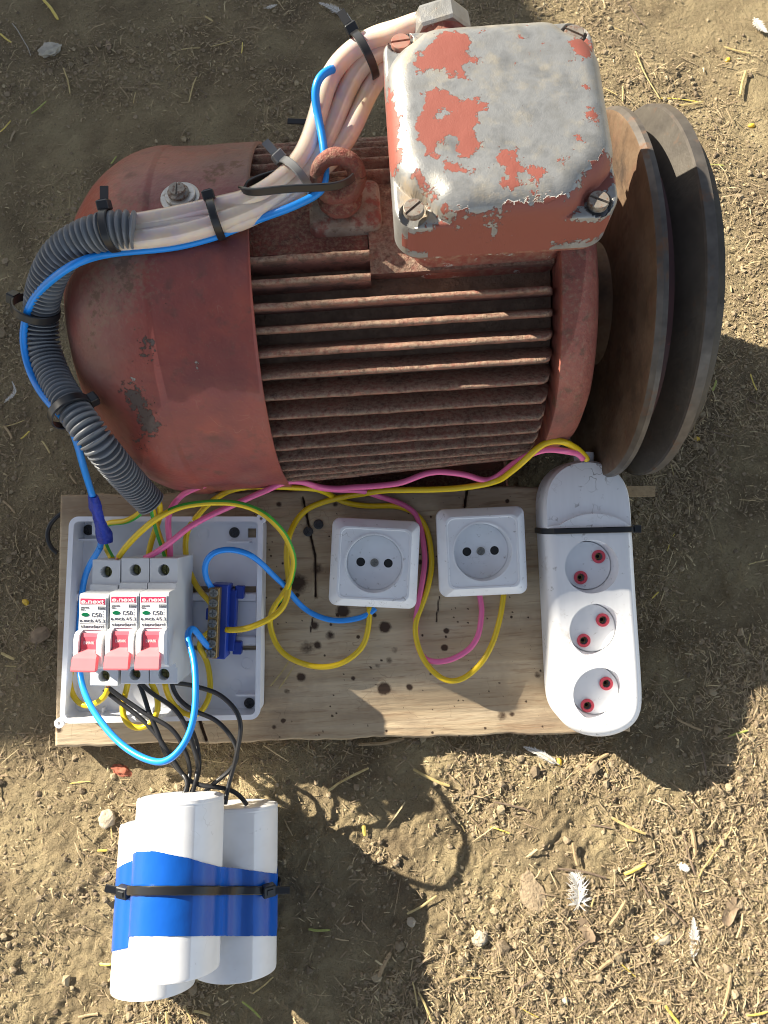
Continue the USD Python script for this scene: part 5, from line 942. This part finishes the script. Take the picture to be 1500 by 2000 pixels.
# ------------------------------------------------------------------ the hen house towards the sun, whose gable shades the left of the scene
hx = np.array([-to_sun[0], -to_sun[1], 0]) / math.hypot(to_sun[0], to_sun[1]); hp_ = np.array([-hx[1], hx[0], 0])       # hx: with the light; hp_: across it
e_ax = np.array([hx[0] * math.sin(SUN_EL), hx[1] * math.sin(SUN_EL), math.cos(SUN_EL)])
DIST = 2.1
def hz(e): return (e + DIST * math.sin(SUN_EL)) / math.cos(SUN_EL)  # height at the gable's plane of a shade line e
gab = [(-.72, hz(-.275)), (-.44, hz(-.097)), (-.34, hz(-.010)), (-.272, hz(.042)), (-.20, hz(.106)), (-.135, hz(.140)), (-.075, hz(.152)), (-.02, hz(.149)), (.36, hz(-.075)), (.75, hz(-.305))]
apex_a, apex_z = -.06, hz(.150); hl, hr = (-.72, hz(-.29)), (.74, hz(-.30))
house = thing('hen_house', 'small wooden hen house with a pitched roof standing towards the sun', 'hen house', -hx * (DIST + .6) + hp_ * apex_a)
def hpnt(a, s, z): return hp_ * a - hx * (DIST + s) + np.array([0, 0, z])
def slab(pts2, s0, s1):
    m = trimesh.creation.extrude_polygon(Polygon(pts2), s1 - s0, engine='earcut'); v = np.asarray(m.vertices); return np.stack([hpnt(a, s0 + s, z) for a, z, s in v]), np.asarray(m.faces)
M['hut_wood'] = surf('hut_boards', [(.20, .15, .10), (.32, .25, .17)], 20, 5, .85, stretch=(1, 1, .1)); M['hut_roof'] = surf('hut_roof', [(.10, .09, .085), (.16, .145, .13)], 15, 5, .9)
la, lz_ = zip(*gab)
part(house, 'roof', slab([(a, z) for a, z in gab] + [(a, z - .035) for a, z in gab[::-1]], 0, 1.3), M['hut_roof'], 20)
na = 11; ed = np.linspace(-.62, .62, na + 1)
for i in range(na):
    za, zb_ = np.interp(ed[i], la, lz_) - .04, np.interp(ed[i + 1], la, lz_) - .04
    if not (4 <= i <= 6): part(house, 'wall_board', slab([(ed[i] + .003, -.02), (ed[i + 1] - .003, -.02), (ed[i + 1] - .003, zb_), (ed[i] + .003, za)], .07, .09), M['hut_wood'])
    else: part(house, 'wall_board', slab([(ed[i] + .003, .80), (ed[i + 1] - .003, .80), (ed[i + 1] - .003, zb_), (ed[i] + .003, za)], .07, .09), M['hut_wood'])
part(house, 'door', slab([(ed[4] + .005, .02), (ed[7] - .005, .02), (ed[7] - .005, .795), (ed[4] + .005, .795)], .072, .088), M['hut_wood'])
for sgn in (-1, 1): part(house, 'side_wall', slab([(sgn * .60 - .01, -.02), (sgn * .60 + .01, -.02), (sgn * .60 + .01, np.interp(sgn * .61, la, lz_) - .045), (sgn * .60 - .01, np.interp(sgn * .59, la, lz_) - .045)], .09, 1.2), M['hut_wood'])
part(house, 'back_wall', slab([(-.6, -.02), (.6, -.02)] + [(a, z - .045) for a, z in gab[::-1] if abs(a) < .6], 1.2, 1.22), M['hut_wood'])
